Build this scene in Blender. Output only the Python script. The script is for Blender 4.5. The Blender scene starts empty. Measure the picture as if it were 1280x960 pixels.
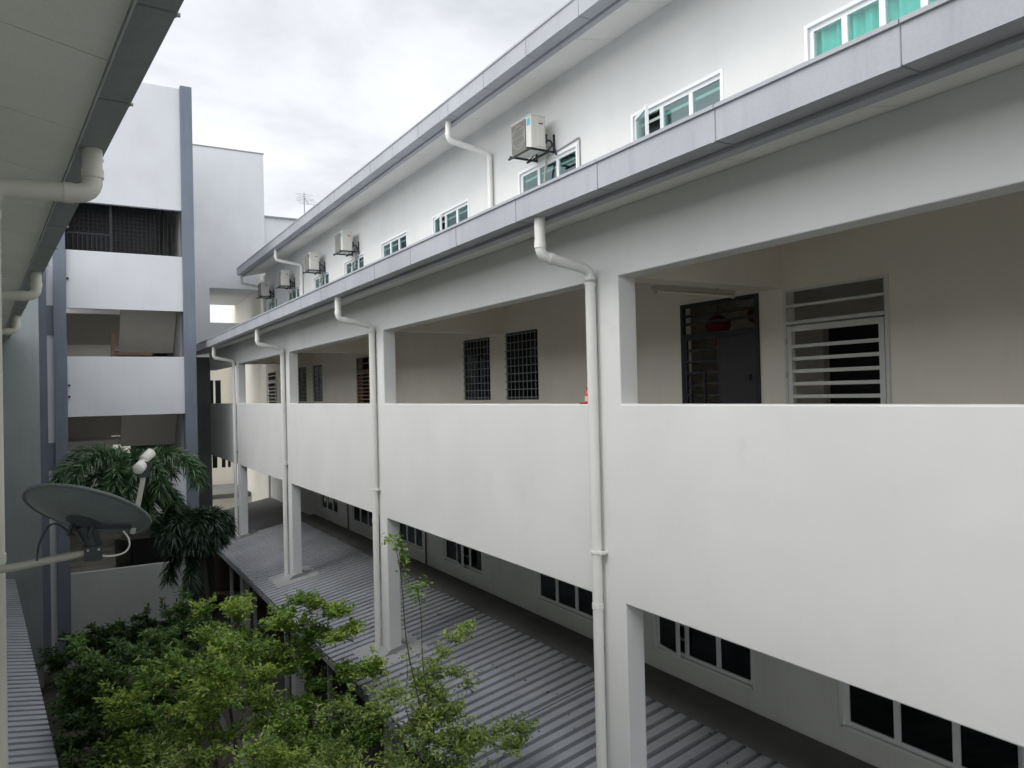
import bpy, math, random
from math import radians, sin, cos, pi
from mathutils import Vector, Matrix
import numpy as np

scene = bpy.context.scene
C = scene.collection
G = 7.85                      # height of the eye above the ground; z below is measured from the eye

# ---------------------------------------------------------------- camera
cam_d = bpy.data.cameras.new('camera'); cam = bpy.data.objects.new('camera', cam_d); C.objects.link(cam)
cam_d.sensor_width = 36.0; cam_d.sensor_fit = 'HORIZONTAL'; cam_d.lens = 945.0/1280*36
cam_d.clip_start = 0.05; cam_d.clip_end = 2000
cam.matrix_world = (Matrix.Translation((0, 0, G)) @ Matrix.Rotation(radians(-30.4), 4, 'Z')
                    @ Matrix.Rotation(radians(90+.68), 4, 'X') @ Matrix.Rotation(radians(-1.32), 4, 'Z'))
scene.camera = cam
scene.render.resolution_x = 1024; scene.render.resolution_y = 768
scene.cycles.max_bounces = 16; scene.cycles.diffuse_bounces = 12; scene.cycles.glossy_bounces = 4; scene.cycles.transparent_max_bounces = 16
scene.view_settings.view_transform = 'Standard'; scene.view_settings.look = 'None'
scene.view_settings.exposure = 0.42; scene.view_settings.gamma = 1; scene.view_settings.use_curve_mapping = False

# ---------------------------------------------------------------- sky and sun
SUN_EL, SUN_AZ = radians(46), radians(263)     # azimuth clockwise from +Y: veiled sun on the left
world = bpy.data.worlds.new('World'); scene.world = world; world.use_nodes = True
nt = world.node_tree; N = nt.nodes; L = nt.links; N.clear()
out = N.new('ShaderNodeOutputWorld'); bg = N.new('ShaderNodeBackground'); bg.inputs[1].default_value = 0.108
sky = N.new('ShaderNodeTexSky'); sky.sky_type = 'NISHITA'; sky.sun_disc = False
sky.sun_elevation = SUN_EL; sky.sun_rotation = SUN_AZ; sky.air_density = 1.2; sky.dust_density = 2.0
tc = N.new('ShaderNodeTexCoord'); sep = N.new('ShaderNodeSeparateXYZ')
L.new(tc.outputs['Generated'], sep.inputs[0])
addz = N.new('ShaderNodeMath'); addz.operation = 'ADD'; addz.inputs[1].default_value = 0.22
L.new(sep.outputs['Z'], addz.inputs[0])
mx = N.new('ShaderNodeMath'); mx.operation = 'MAXIMUM'; mx.inputs[1].default_value = 0.05; L.new(addz.outputs[0], mx.inputs[0])
dx = N.new('ShaderNodeMath'); dx.operation = 'DIVIDE'; dy = N.new('ShaderNodeMath'); dy.operation = 'DIVIDE'
L.new(sep.outputs['X'], dx.inputs[0]); L.new(mx.outputs[0], dx.inputs[1])
L.new(sep.outputs['Y'], dy.inputs[0]); L.new(mx.outputs[0], dy.inputs[1])
cmb = N.new('ShaderNodeCombineXYZ'); L.new(dx.outputs[0], cmb.inputs[0]); L.new(dy.outputs[0], cmb.inputs[1])
n1 = N.new('ShaderNodeTexNoise'); n1.inputs['Scale'].default_value = 1.5; n1.inputs['Detail'].default_value = 7
n1.inputs['Roughness'].default_value = .55; n1.inputs['Distortion'].default_value = .4
L.new(cmb.outputs[0], n1.inputs['Vector'])
rp = N.new('ShaderNodeValToRGB'); L.new(n1.outputs['Fac'], rp.inputs[0])
cr = rp.color_ramp; cr.elements[0].position = .30; cr.elements[0].color = (5.2, 5.3, 5.6, 1)
cr.elements[1].position = .62; cr.elements[1].color = (8.5, 8.4, 8.35, 1)
e = cr.elements.new(.48); e.color = (7.4, 7.45, 7.65, 1)
mixs = N.new('ShaderNodeMixRGB'); mixs.inputs[0].default_value = .86
L.new(sky.outputs[0], mixs.inputs[1]); L.new(rp.outputs[0], mixs.inputs[2])
# added glow low in the unseen left sky, lifts walls and eaves
dot = N.new('ShaderNodeVectorMath'); dot.operation = 'DOT_PRODUCT'; L.new(tc.outputs['Generated'], dot.inputs[0])
dot.inputs[1].default_value = (-.92, -.24, .30)
gl = N.new('ShaderNodeMapRange'); gl.interpolation_type = 'SMOOTHSTEP'; gl.inputs[1].default_value = .15; gl.inputs[2].default_value = 1.0
gl.inputs[3].default_value = 1.0; gl.inputs[4].default_value = 2.25; L.new(dot.outputs['Value'], gl.inputs[0])
zg = N.new('ShaderNodeMapRange'); zg.interpolation_type = 'SMOOTHSTEP'; zg.inputs[1].default_value = .42; zg.inputs[2].default_value = 1.0
zg.inputs[3].default_value = 1.0; zg.inputs[4].default_value = 1.7; L.new(sep.outputs['Z'], zg.inputs[0])   # overcast sky: brightest overhead
gz = N.new('ShaderNodeMath'); gz.operation = 'MULTIPLY'; L.new(gl.outputs[0], gz.inputs[0]); L.new(zg.outputs[0], gz.inputs[1])
gm = N.new('ShaderNodeVectorMath'); gm.operation = 'SCALE'; L.new(mixs.outputs[0], gm.inputs[0]); L.new(gz.outputs[0], gm.inputs['Scale'])
L.new(gm.outputs[0], bg.inputs[0]); L.new(bg.outputs[0], out.inputs[0])

sd = bpy.data.lights.new('sun', 'SUN'); sd.energy = 0.5; sd.angle = radians(14); sd.color = (1, .96, .9)
sun = bpy.data.objects.new('sun', sd); C.objects.link(sun)
sdir = Vector((sin(SUN_AZ)*cos(SUN_EL), cos(SUN_AZ)*cos(SUN_EL), sin(SUN_EL)))
sun.rotation_euler = sdir.to_track_quat('Z', 'Y').to_euler(); sun.location = (0, 0, 60)

# ---------------------------------------------------------------- materials
def newmat(name):
    m = bpy.data.materials.new(name); m.use_nodes = True
    return m, m.node_tree.nodes, m.node_tree.links, m.node_tree.nodes['Principled BSDF']

def paint(name, col, rough=.7, var=.08, streak=.0, streakcol=(.25, .24, .2), bump=.12, bscale=9, metal=0, fine=.0, spec=.35, marks=0):
    """painted / plastered surface: soft blotches, rain streaks, trowel bump"""
    m, n, l, b = newmat(name)
    b.inputs['Roughness'].default_value = rough; b.inputs['Metallic'].default_value = metal
    b.inputs['Specular IOR Level'].default_value = spec
    geo = n.new('ShaderNodeNewGeometry')
    t = n.new('ShaderNodeTexNoise'); t.inputs['Scale'].default_value = .9; t.inputs['Detail'].default_value = 6
    l.new(geo.outputs['Position'], t.inputs['Vector'])
    r = n.new('ShaderNodeMapRange'); r.inputs[1].default_value = .3; r.inputs[2].default_value = .7
    r.inputs[3].default_value = 1-var; r.inputs[4].default_value = 1+var*.4
    l.new(t.outputs['Fac'], r.inputs[0])
    mul = n.new('ShaderNodeMixRGB'); mul.blend_type = 'MULTIPLY'; mul.inputs[0].default_value = 1
    mul.inputs[1].default_value = (*col, 1); l.new(r.outputs[0], mul.inputs[2])
    last = mul.outputs[0]
    if streak:
        mp = n.new('ShaderNodeMapping'); mp.inputs['Scale'].default_value = (5, 5, .45)
        l.new(geo.outputs['Position'], mp.inputs[0])
        t2 = n.new('ShaderNodeTexNoise'); t2.inputs['Scale'].default_value = 1.3; t2.inputs['Detail'].default_value = 8
        t2.inputs['Roughness'].default_value = .65; l.new(mp.outputs[0], t2.inputs['Vector'])
        r2 = n.new('ShaderNodeMapRange'); r2.inputs[1].default_value = .52; r2.inputs[2].default_value = .78
        r2.inputs[3].default_value = 0; r2.inputs[4].default_value = streak
        l.new(t2.outputs['Fac'], r2.inputs[0])
        mm = n.new('ShaderNodeMixRGB'); l.new(r2.outputs[0], mm.inputs[0]); l.new(last, mm.inputs[1])
        mm.inputs[2].default_value = (*streakcol, 1); last = mm.outputs[0]
    if marks:                                  # sparse scuffs and patched spots, where a noise peaks
        tm = n.new('ShaderNodeTexNoise'); tm.inputs['Scale'].default_value = 1.7; tm.inputs['Detail'].default_value = 9; tm.inputs['Roughness'].default_value = .72
        l.new(geo.outputs['Position'], tm.inputs['Vector'])
        rm = n.new('ShaderNodeMapRange'); rm.inputs[1].default_value = .60; rm.inputs[2].default_value = .72; rm.inputs[4].default_value = marks
        l.new(tm.outputs['Fac'], rm.inputs[0])
        mk_ = n.new('ShaderNodeMixRGB'); l.new(rm.outputs[0], mk_.inputs[0]); l.new(last, mk_.inputs[1])
        mk_.inputs[2].default_value = (col[0]*.78, col[1]*.76, col[2]*.76, 1); last = mk_.outputs[0]
    if fine:
        t3 = n.new('ShaderNodeTexNoise'); t3.inputs['Scale'].default_value = 45; t3.inputs['Detail'].default_value = 4
        l.new(geo.outputs['Position'], t3.inputs['Vector'])
        r3 = n.new('ShaderNodeMapRange'); r3.inputs[1].default_value = .35; r3.inputs[2].default_value = .65
        r3.inputs[3].default_value = 1-fine; r3.inputs[4].default_value = 1+fine*.5
        l.new(t3.outputs['Fac'], r3.inputs[0])
        m3 = n.new('ShaderNodeMixRGB'); m3.blend_type = 'MULTIPLY'; m3.inputs[0].default_value = 1
        l.new(last, m3.inputs[1]); l.new(r3.outputs[0], m3.inputs[2]); last = m3.outputs[0]
    l.new(last, b.inputs['Base Color'])
    if bump:
        tb = n.new('ShaderNodeTexNoise'); tb.inputs['Scale'].default_value = bscale; tb.inputs['Detail'].default_value = 5
        l.new(geo.outputs['Position'], tb.inputs['Vector'])
        bp = n.new('ShaderNodeBump'); bp.inputs['Strength'].default_value = bump; bp.inputs['Distance'].default_value = .02
        l.new(tb.outputs['Fac'], bp.inputs['Height']); l.new(bp.outputs[0], b.inputs['Normal'])
    return m

M = {}
M['wall'] = paint('white_wall_paint', (.69, .70, .685), .75, .05, .08, (.5, .48, .44), .26, 2.4, marks=.3)
M['wall2'] = paint('white_upper_wall_paint', (.645, .655, .64), .75, .06, .10, (.48, .47, .43), .2, 3, marks=.25)
M['tower'] = paint('cool_white_paint', (.625, .64, .66), .75, .06, .14, (.45, .46, .46), .1, 3)
M['inner'] = paint('corridor_wall_paint', (.80, .755, .67), .8, .06, .08, (.35, .32, .28), .12, 4)
M['ceil'] = paint('corridor_ceiling_paint', (.72, .68, .60), .8, .06, 0, bump=.08)
M['lowwall'] = paint('lower_wall_paint', (.72, .725, .68), .8, .07, .15, (.3, .29, .25), .12, 4)
M['cream'] = paint('cream_wall_paint', (.76, .735, .66), .8, .05, .1, (.5, .46, .38), .1)
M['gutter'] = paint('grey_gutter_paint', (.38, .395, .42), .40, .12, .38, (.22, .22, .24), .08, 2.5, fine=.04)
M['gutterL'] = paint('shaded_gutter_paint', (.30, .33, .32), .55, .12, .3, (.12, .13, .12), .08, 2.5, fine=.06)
M['gap'] = paint('joint_dark', (.06, .06, .065), .8, 0, bump=0)
M['soffit'] = paint('soffit_board', (.70, .70, .66), .8, .05, .05, (.4, .38, .3), .06, 3)
M['soffitL'] = paint('aged_soffit_board', (.86, .87, .79), .8, .07, .08, (.35, .36, .28), .06, 3, fine=.03)
M['pipe'] = paint('white_pvc', (.72, .72, .69), .42, .05, .22, (.45, .42, .34), .0, spec=.5)
M['pipeL'] = paint('aged_pvc', (.66, .66, .58), .45, .06, .25, (.4, .38, .28), .0, spec=.5)
M['fin'] = paint('blue_grey_paint', (.17, .195, .235), .75, .12, .35, (.10, .11, .15), .12, 4)
M['zinc'] = paint('zinc_roof_sheet', (.40, .415, .445), .42, .2, .30, (.24, .23, .22), .03, 6, marks=.9, metal=.25, fine=.05)
M['flash'] = paint('dusty_cement_flashing', (.34, .34, .34), .85, .15, .2, (.16, .16, .15), .2, 10, fine=.1)
M['slab'] = paint('grey_cement', (.20, .205, .20), .9, .15, .2, (.15, .15, .14), .25, 8, fine=.1)
M['ground'] = paint('dark_garden_soil', (.075, .065, .05), .95, .3, 0, bump=.8, bscale=14, fine=.3)
M['paving'] = paint('courtyard_paving', (.11, .105, .095), .9, .2, .1, bump=.3, bscale=12, fine=.1)
M['brick'] = paint('brown_wall_paint', (.26, .20, .155), .85, .15, .3, (.12, .11, .1), .2)
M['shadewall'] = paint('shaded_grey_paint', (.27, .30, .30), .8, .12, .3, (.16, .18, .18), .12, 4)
M['towerin'] = paint('stairwell_paint', (.76, .73, .66), .8, .08, .12, (.3, .28, .24), .1)
M['flashdark'] = paint('dark_wall_flashing', (.14, .14, .13), .9, .2, .2, (.07, .07, .065), .2, 10, fine=.1)  # strip along the wall, darker than the flashing round the columns
M['pierpaint'] = paint('dark_grey_pier_paint', (.22, .235, .23), .8, .1, .2, (.14, .1, .1), .1)
M['panelshade'] = paint('shade_toned_panel_paint', (.44, .47, .45), .8, .1, .2, (.25, .27, .24), .1)  # lowest tower panel: shade of palms and trees put into the colour
M['post'] = paint('grey_post_paint', (.28, .29, .30), .7, .1, .2, (.12, .12, .12), .05)
M['black'] = paint('black_iron', (.022, .024, .028), .55, .1, 0, bump=.03)
M['whiteiron'] = paint('white_iron', (.62, .63, .60), .5, .05, .08, bump=.02)
M['frame'] = paint('white_window_frame', (.78, .80, .80), .4, .03, .05, bump=0, spec=.5)
M['acbody'] = paint('ac_casing', (.60, .59, .545), .5, .07, .25, (.38, .36, .3), .02, spec=.45)
M['acdark'] = paint('ac_grille', (.07, .07, .068), .5, .1, 0, bump=0)
M['acfin'] = paint('ac_slats', (.33, .325, .30), .5, .05, 0, bump=0)
M['blue'] = paint('blue_sticker', (.12, .42, .55), .4, .05, 0, bump=0)
M['dish'] = paint('dish_grey', (.15, .18, .175), .5, .12, .2, (.14, .16, .15), .04, 12, fine=.08)
M['dishdark'] = paint('dish_bracket', (.045, .055, .055), .6, .1, 0, bump=.05)
M['armgrey'] = paint('galvanised_arm', (.44, .44, .38), .5, .15, .3, (.2, .19, .15), .02, metal=.2)
M['lnb'] = paint('lnb_plastic', (.80, .78, .72), .4, .03, 0, bump=0, spec=.5)
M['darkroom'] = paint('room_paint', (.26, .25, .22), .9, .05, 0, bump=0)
M['doordark'] = paint('dark_door', (.035, .035, .038), .6, .1, 0, bump=0)
M['wood'] = paint('brown_louvre', (.28, .18, .11), .6, .15, .1, bump=.05)
M['red'] = paint('red_plastic', (.62, .03, .035), .4, .05, 0, bump=0, spec=.5)
M['lantern'] = paint('dark_red_lantern', (.16, .008, .010), .6, .1, 0, bump=.1)
M['label'] = paint('pale_label', (.8, .55, .42), .5, .05, 0, bump=0)
M['bark'] = paint('grey_brown_bark', (.13, .11, .085), .9, .3, 0, bump=.6, bscale=30, fine=.2)
M['palmbark'] = paint('palm_bark', (.085, .075, .06), .9, .2, .2, bump=.4, bscale=20)
M['tube'] = paint('batten_tube', (.75, .74, .66), .4, .03, 0, bump=0)
M['batten'] = paint('batten_metal', (.50, .47, .38), .5, .1, .3, (.25, .2, .12), bump=0)
M['antenna'] = paint('antenna_metal', (.25, .25, .27), .4, .1, 0, bump=0, metal=.6)

def curtain_mat():
    m, n, l, b = newmat('teal_curtain')
    b.inputs['Roughness'].default_value = .8
    geo = n.new('ShaderNodeNewGeometry'); t = n.new('ShaderNodeTexNoise'); t.inputs['Scale'].default_value = 3
    l.new(geo.outputs['Position'], t.inputs['Vector'])
    r = n.new('ShaderNodeValToRGB'); r.color_ramp.elements[0].color = (.09, .46, .40, 1); r.color_ramp.elements[1].color = (.20, .68, .60, 1)
    l.new(t.outputs['Fac'], r.inputs[0]); l.new(r.outputs[0], b.inputs['Base Color'])
    return m
M['curtain'] = curtain_mat()

def glass_mat(name, tint, refl=.12, gcol=(.66, .84, .82)):
    m = bpy.data.materials.new(name); m.use_nodes = True; n = m.node_tree.nodes; l = m.node_tree.links; n.clear()
    o = n.new('ShaderNodeOutputMaterial'); tr = n.new('ShaderNodeBsdfTransparent'); tr.inputs[0].default_value = (*tint, 1)
    gl = n.new('ShaderNodeBsdfGlossy'); gl.inputs['Roughness'].default_value = .03; gl.inputs[0].default_value = (*gcol, 1)
    fr = n.new('ShaderNodeFresnel'); fr.inputs['IOR'].default_value = 1.6
    ad = n.new('ShaderNodeMath'); ad.operation = 'ADD'; ad.inputs[1].default_value = refl; ad.use_clamp = True
    l.new(fr.outputs[0], ad.inputs[0])
    geo = n.new('ShaderNodeNewGeometry'); t = n.new('ShaderNodeTexNoise'); t.inputs['Scale'].default_value = 1.4
    l.new(geo.outputs['Position'], t.inputs['Vector'])
    bp = n.new('ShaderNodeBump'); bp.inputs['Strength'].default_value = .12; bp.inputs['Distance'].default_value = .05
    l.new(t.outputs['Fac'], bp.inputs['Height']); l.new(bp.outputs[0], gl.inputs['Normal'])
    nb = n.new('ShaderNodeMath'); nb.operation = 'SUBTRACT'; nb.inputs[0].default_value = 1; l.new(geo.outputs['Backfacing'], nb.inputs[1])
    mu = n.new('ShaderNodeMath'); mu.operation = 'MULTIPLY'; l.new(ad.outputs[0], mu.inputs[0]); l.new(nb.outputs[0], mu.inputs[1])
    mx = n.new('ShaderNodeMixShader'); l.new(mu.outputs[0], mx.inputs[0]); l.new(tr.outputs[0], mx.inputs[1]); l.new(gl.outputs[0], mx.inputs[2])
    l.new(mx.outputs[0], o.inputs[0])
    return m
M['glass'] = glass_mat('green_tinted_glass', (.66, .84, .82), .12)
M['glassclear'] = glass_mat('clear_green_glass', (.78, .92, .90), .04)
M['glasslow'] = glass_mat('dark_window_glass', (.16, .22, .21), -.03, (.45, .52, .52))

def leaf_mat(name, c0, c1, c2, transl=.35, rough=.38):
    m, n, l, b = newmat(name)
    at = n.new('ShaderNodeAttribute'); at.attribute_name = 'rnd'
    r = n.new('ShaderNodeValToRGB'); r.color_ramp.elements[0].color = (*c0, 1); r.color_ramp.elements[1].color = (*c2, 1)
    e = r.color_ramp.elements.new(.5); e.color = (*c1, 1)
    l.new(at.outputs['Fac'], r.inputs[0]); l.new(r.outputs[0], b.inputs['Base Color'])
    b.inputs['Roughness'].default_value = rough
    tl = n.new('ShaderNodeBsdfTranslucent'); l.new(r.outputs[0], tl.inputs[0])
    mx = n.new('ShaderNodeMixShader'); mx.inputs[0].default_value = transl
    o = n['Material Output']; l.new(b.outputs[0], mx.inputs[1]); l.new(tl.outputs[0], mx.inputs[2]); l.new(mx.outputs[0], o.inputs[0])
    return m
M['leaf'] = leaf_mat('fresh_green_leaf', (.045, .11, .018), (.15, .28, .035), (.44, .55, .12))
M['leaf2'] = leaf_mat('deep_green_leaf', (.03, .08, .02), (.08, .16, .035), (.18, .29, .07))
M['leaf3'] = leaf_mat('grey_green_leaf', (.09, .16, .03), (.22, .32, .07), (.44, .52, .15))
M['palm'] = leaf_mat('palm_leaflet', (.012, .036, .014), (.028, .08, .024), (.10, .18, .07), .2, .35)
M['palmdark'] = leaf_mat('dark_palm_leaflet', (.008, .022, .012), (.014, .036, .018), (.03, .06, .03), .15, .4)

# ---------------------------------------------------------------- mesh building
LEFT = Matrix.Rotation(radians(5), 4, 'Z')          # the near building's frame: x = out from its front, y = along it
I4 = Matrix.Identity(4)
WM = {}                                            # world matrices of things
def wmat(o): return WM.get(o.name, I4) if o else I4

class MB:
    def __init__(s, frame=I4): s.v = []; s.f = []; s.sm = []; s.fr = frame
    def add(s, vs, fs, smooth=False):
        k = len(s.v); s.v += [tuple(p) for p in vs]; s.f += [tuple(i+k for i in f) for f in fs]; s.sm += [smooth]*len(fs); return s
    def box(s, x0, x1, y0, y1, z0, z1):
        vs = [(x0,y0,z0),(x1,y0,z0),(x1,y1,z0),(x0,y1,z0),(x0,y0,z1),(x1,y0,z1),(x1,y1,z1),(x0,y1,z1)]
        return s.add(vs, [(0,3,2,1),(4,5,6,7),(0,1,5,4),(1,2,6,5),(2,3,7,6),(3,0,4,7)])
    def bar(s, a, b, w, h):
        a = Vector(a); b = Vector(b); d = (b-a).normalized(); up = Vector((0,0,1))
        if abs(d.z) > .95: up = Vector((0,1,0))
        r = d.cross(up).normalized(); u = r.cross(d).normalized(); vs = []
        for p in (a, b):
            for sx, sy in ((-1,-1),(1,-1),(1,1),(-1,1)): vs.append(p + r*sx*w/2 + u*sy*h/2)
        return s.add(vs, [(0,1,2,3),(7,6,5,4),(0,4,5,1),(1,5,6,2),(2,6,7,3),(3,7,4,0)])
    def prismY(s, prof, y0, y1):      # closed outline (x,z) swept along y
        n = len(prof); vs = [(x,y0,z) for x,z in prof] + [(x,y1,z) for x,z in prof]
        fs = [tuple(range(n)), tuple(range(2*n-1, n-1, -1))] + [(i, i+n, (i+1)%n+n, (i+1)%n) for i in range(n)]
        return s.add(vs, fs)
    def prismX(s, prof, x0, x1):      # outline (y,z) swept along x
        n = len(prof); vs = [(x0,y,z) for y,z in prof] + [(x1,y,z) for y,z in prof]
        fs = [tuple(range(n)), tuple(range(2*n-1, n-1, -1))] + [(i, i+n, (i+1)%n+n, (i+1)%n) for i in range(n)]
        return s.add(vs, fs)
    def tube(s, path, r, n=12, cap=True, r1=None):
        P = [Vector(p) for p in path]; rings = []; m = len(P); ref = None; vs = []
        for i, p in enumerate(P):
            d = (P[min(i+1,m-1)] - P[max(i-1,0)]).normalized()
            if ref is None:
                ref = d.cross(Vector((0,0,1)));
                if ref.length < .1: ref = d.cross(Vector((0,1,0)))
            ref = (ref - d*ref.dot(d)).normalized(); w = d.cross(ref)
            rr = r if r1 is None else r + (r1-r)*i/(m-1)
            if isinstance(r, (list, tuple)): rr = r[i]
            for k in range(n):
                a = 2*pi*k/n; vs.append(p + ref*cos(a)*rr + w*sin(a)*rr)
        fs = [(i*n+k, i*n+(k+1)%n, (i+1)*n+(k+1)%n, (i+1)*n+k) for i in range(m-1) for k in range(n)]
        s.add(vs, fs, True)
        if cap: s.add(vs[:n], [tuple(range(n-1,-1,-1))]); s.add(vs[-n:], [tuple(range(n))])
        return s
    def build(s, name, mat, parent=None, bevel=0, attr=None):
        w = wmat(parent).inverted() @ Matrix.Translation((0,0,G)) @ s.fr
        me = bpy.data.meshes.new(name)
        va = np.array(s.v, dtype=float); A = np.array(w); va = va @ A[:3,:3].T + A[:3,3]
        me.from_pydata(va.tolist(), [], s.f); me.polygons.foreach_set('use_smooth', s.sm)
        if attr is not None:
            a = me.attributes.new('rnd', 'FLOAT', 'FACE'); a.data.foreach_set('value', attr)
        me.materials.append(M[mat] if isinstance(mat, str) else mat); me.update()
        o = bpy.data.objects.new(name, me); C.objects.link(o)
        if parent: o.parent = parent; WM[o.name] = wmat(parent)
        if bevel:
            b = o.modifiers.new('bevel', 'BEVEL'); b.width = bevel; b.segments = 2; b.limit_method = 'ANGLE'; b.angle_limit = radians(40)
        return o

def thing(name, label, cat, x, y, z, rz=0, group=None):
    o = bpy.data.objects.new(name, None); C.objects.link(o); o.empty_display_size = .3
    o.location = (x, y, z+G); o.rotation_euler = (0, 0, rz)
    WM[o.name] = Matrix.Translation(o.location) @ Matrix.Rotation(rz, 4, 'Z')
    o['label'] = label; o['category'] = cat
    if group: o['group'] = group
    return o
def struct(o, kind='structure'): o['kind'] = kind; return o
def dup(root, dx, dy, dz, label, name=None):
    r = root.copy(); C.objects.link(r); r.location = root.location + Vector((dx, dy, dz)); r['label'] = label
    for ch in list(root.children):
        c = ch.copy(); C.objects.link(c); c.parent = r
        for g in list(ch.children):
            d = g.copy(); C.objects.link(d); d.parent = c
    return r

def wall(mb, plane, c0, c1, u0, u1, z0, z1, holes=()):
    """solid wall between c0 and c1, with real openings. plane 'X': u runs along y; plane 'Y': u runs along x"""
    us = sorted({u0, u1} | {min(max(h[i], u0), u1) for h in holes for i in (0, 1)})
    zs = sorted({z0, z1} | {min(max(h[i], z0), z1) for h in holes for i in (2, 3)})
    def P(c, u, z): return (c, u, z) if plane == 'X' else (u, c, z)
    nu, nz = len(us)-1, len(zs)-1
    def solid(i, j):
        if i < 0 or j < 0 or i >= nu or j >= nz: return False
        u = (us[i]+us[i+1])/2; z = (zs[j]+zs[j+1])/2
        return not any(h[0] < u < h[1] and h[2] < z < h[3] for h in holes)
    fl = plane == 'Y'
    def quad(*p):
        p = list(p)
        if fl: p.reverse()
        mb.add(p, [(0,1,2,3)])
    # merge rows of cells into long faces
    for i in range(nu):
        for j in range(nz):
            if not solid(i, j): continue
            a, b, c, d = us[i], us[i+1], zs[j], zs[j+1]
            quad(P(c0,a,c), P(c0,a,d), P(c0,b,d), P(c0,b,c))
            quad(P(c1,a,c), P(c1,b,c), P(c1,b,d), P(c1,a,d))
            if not solid(i-1, j): quad(P(c0,a,c), P(c1,a,c), P(c1,a,d), P(c0,a,d))
            if not solid(i+1, j): quad(P(c0,b,c), P(c0,b,d), P(c1,b,d), P(c1,b,c))
            if not solid(i, j-1): quad(P(c0,a,c), P(c0,b,c), P(c1,b,c), P(c1,a,c))
            if not solid(i, j+1): quad(P(c0,a,d), P(c1,a,d), P(c1,b,d), P(c0,b,d))
    return mb
def weld(o):
    m = o.modifiers.new('weld', 'WELD'); m.merge_threshold = .0005
    # weld before bevel
    if len(o.modifiers) > 1: o.modifiers.move(len(o.modifiers)-1, 0)
    return o

def rpath(pts, r, n=6):
    P = [Vector(p) for p in pts]; out = [P[0]]
    for i in range(1, len(P)-1):
        a, b, c = P[i-1], P[i], P[i+1]; d1 = (a-b).normalized(); d2 = (c-b).normalized()
        s = b + d1*r; e = b + d2*r
        for k in range(n+1):
            t = k/n; out.append(s*(1-t)**2 + b*2*t*(1-t) + e*t*t)
    out.append(P[-1]); return out

random.seed(7); rng = np.random.default_rng(11)

# ================================================================ SETTING
mb = MB(); mb.box(-300, 300, -300, 300, -8.35, -7.85); g = struct(mb.build('ground', 'slab'))
mb = MB(); mb.box(-.9, 3.0, 2, 26.0, -7.85, -7.80); struct(mb.build('garden_bed', 'ground'))
mb = MB()
mb.box(3.0, 3.14, 2, 26.0, -7.85, -7.70); struct(mb.build('kerb', 'slab', bevel=.01))
mb = MB(); mb.box(3.14, 7.3, -8, 33, -7.85, -7.74); struct(mb.build('walkway', 'paving'))

# ================================================================ RIGHT BUILDING
Y0, Y1 = -8.0, 31.9
BX = 4.83                                    # outer face of the corridor
WX = 7.30                                    # inner corridor wall and upper wall
cols = [-7.26, -.60, 6.06, 12.72, 19.38, 26.04]
CW = .38
B = thing('apartment_block', 'long white residential block with open corridor, grey gutters and upper windows', 'building', 6.0, 12.0, -G)

# corridor front: parapet band, beam band, columns in one plastered skin
holes = []
edges = [(-7.26+CW, -.60), (-.60+CW, 6.06), (6.06+CW, 12.72), (12.72+CW, 19.38), (19.38+CW, 26.04), (26.04+CW, 31.9)]
for a, b in edges:
    holes.append((a, b, -.14, 1.165))
    holes.append((a, b, -4.72, -2.165))
holes.append((Y0, -7.26, -.14, 1.165)); holes.append((Y0, -7.26, -4.72, -2.165))
mb = MB(); wall(mb, 'X', BX, BX+.23, Y0, 31.9, -4.72, 1.86, holes)
fw = weld(mb.build('corridor_front', 'wall', B, bevel=.012))
# column legs below the awning
for y in cols:
    mb = MB(); mb.box(BX, BX+.23, y, y+CW, -7.78, -4.722); mb.build('column', 'wall', B)
# end pier
mb = MB(); mb.box(2.0, 4.86, 31.905, 32.3, -7.85, 1.7); mb.build('end_pier', 'pierpaint', B)
mb = MB(); mb.box(4.862, 7.3, 32.6, 32.75, -7.85, -4.9); mb.build('ground_floor_wall', 'brick', B)
# floor slabs
mb = MB(); mb.box(BX+.232, WX-.002, Y0, 32.3, -1.55, -1.25); mb.build('corridor_floor', 'slab', B)
mb = MB(); mb.box(BX+.232, WX-.002, Y0, 33.0, 1.862, 1.95); mb.build('corridor_ceiling', 'ceil', B)
# cross beams from each column to the inner wall
for y in cols[1:]:
    mb = MB(); mb.box(BX+.232, WX-.003, y+.02, y+.30, 1.165, 1.860); mb.build('cross_beam', 'inner', B)
    mb = MB(); mb.box(BX+.232, WX+.05, y+.02, y+.30, -2.1, -1.552); mb.build('cross_beam', 'lowwall', B)

# inner corridor wall with doors and windows
cor_open = {
 'gate_dark': (6.43, 7.78, -1.25, 1.15),
 'gate_white': (4.73, 6.04, -1.25, 1.13),
 'w1': (13.30, 14.46, -.13, 1.14), 'w2': (11.50, 12.66, -.13, 1.15),
 'w3': (24.91, 26.05, -.13, 1.10), 'w4': (26.90, 27.95, -.13, 1.10),
 'louvre': (20.2, 21.35, -1.25, 1.12), 'gate_far': (31.40, 32.72, -1.25, 1.1),
 'w5': (-1.9, -.7, -.13, 1.14), 'door': (1.0, 2.0, -1.25, .85)}
mb = MB(); wall(mb, 'X', WX, WX+.16, Y0, 33.0, -1.552, 1.95, list(cor_open.values()))
weld(mb.build('corridor_wall', 'inner', B))
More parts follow.
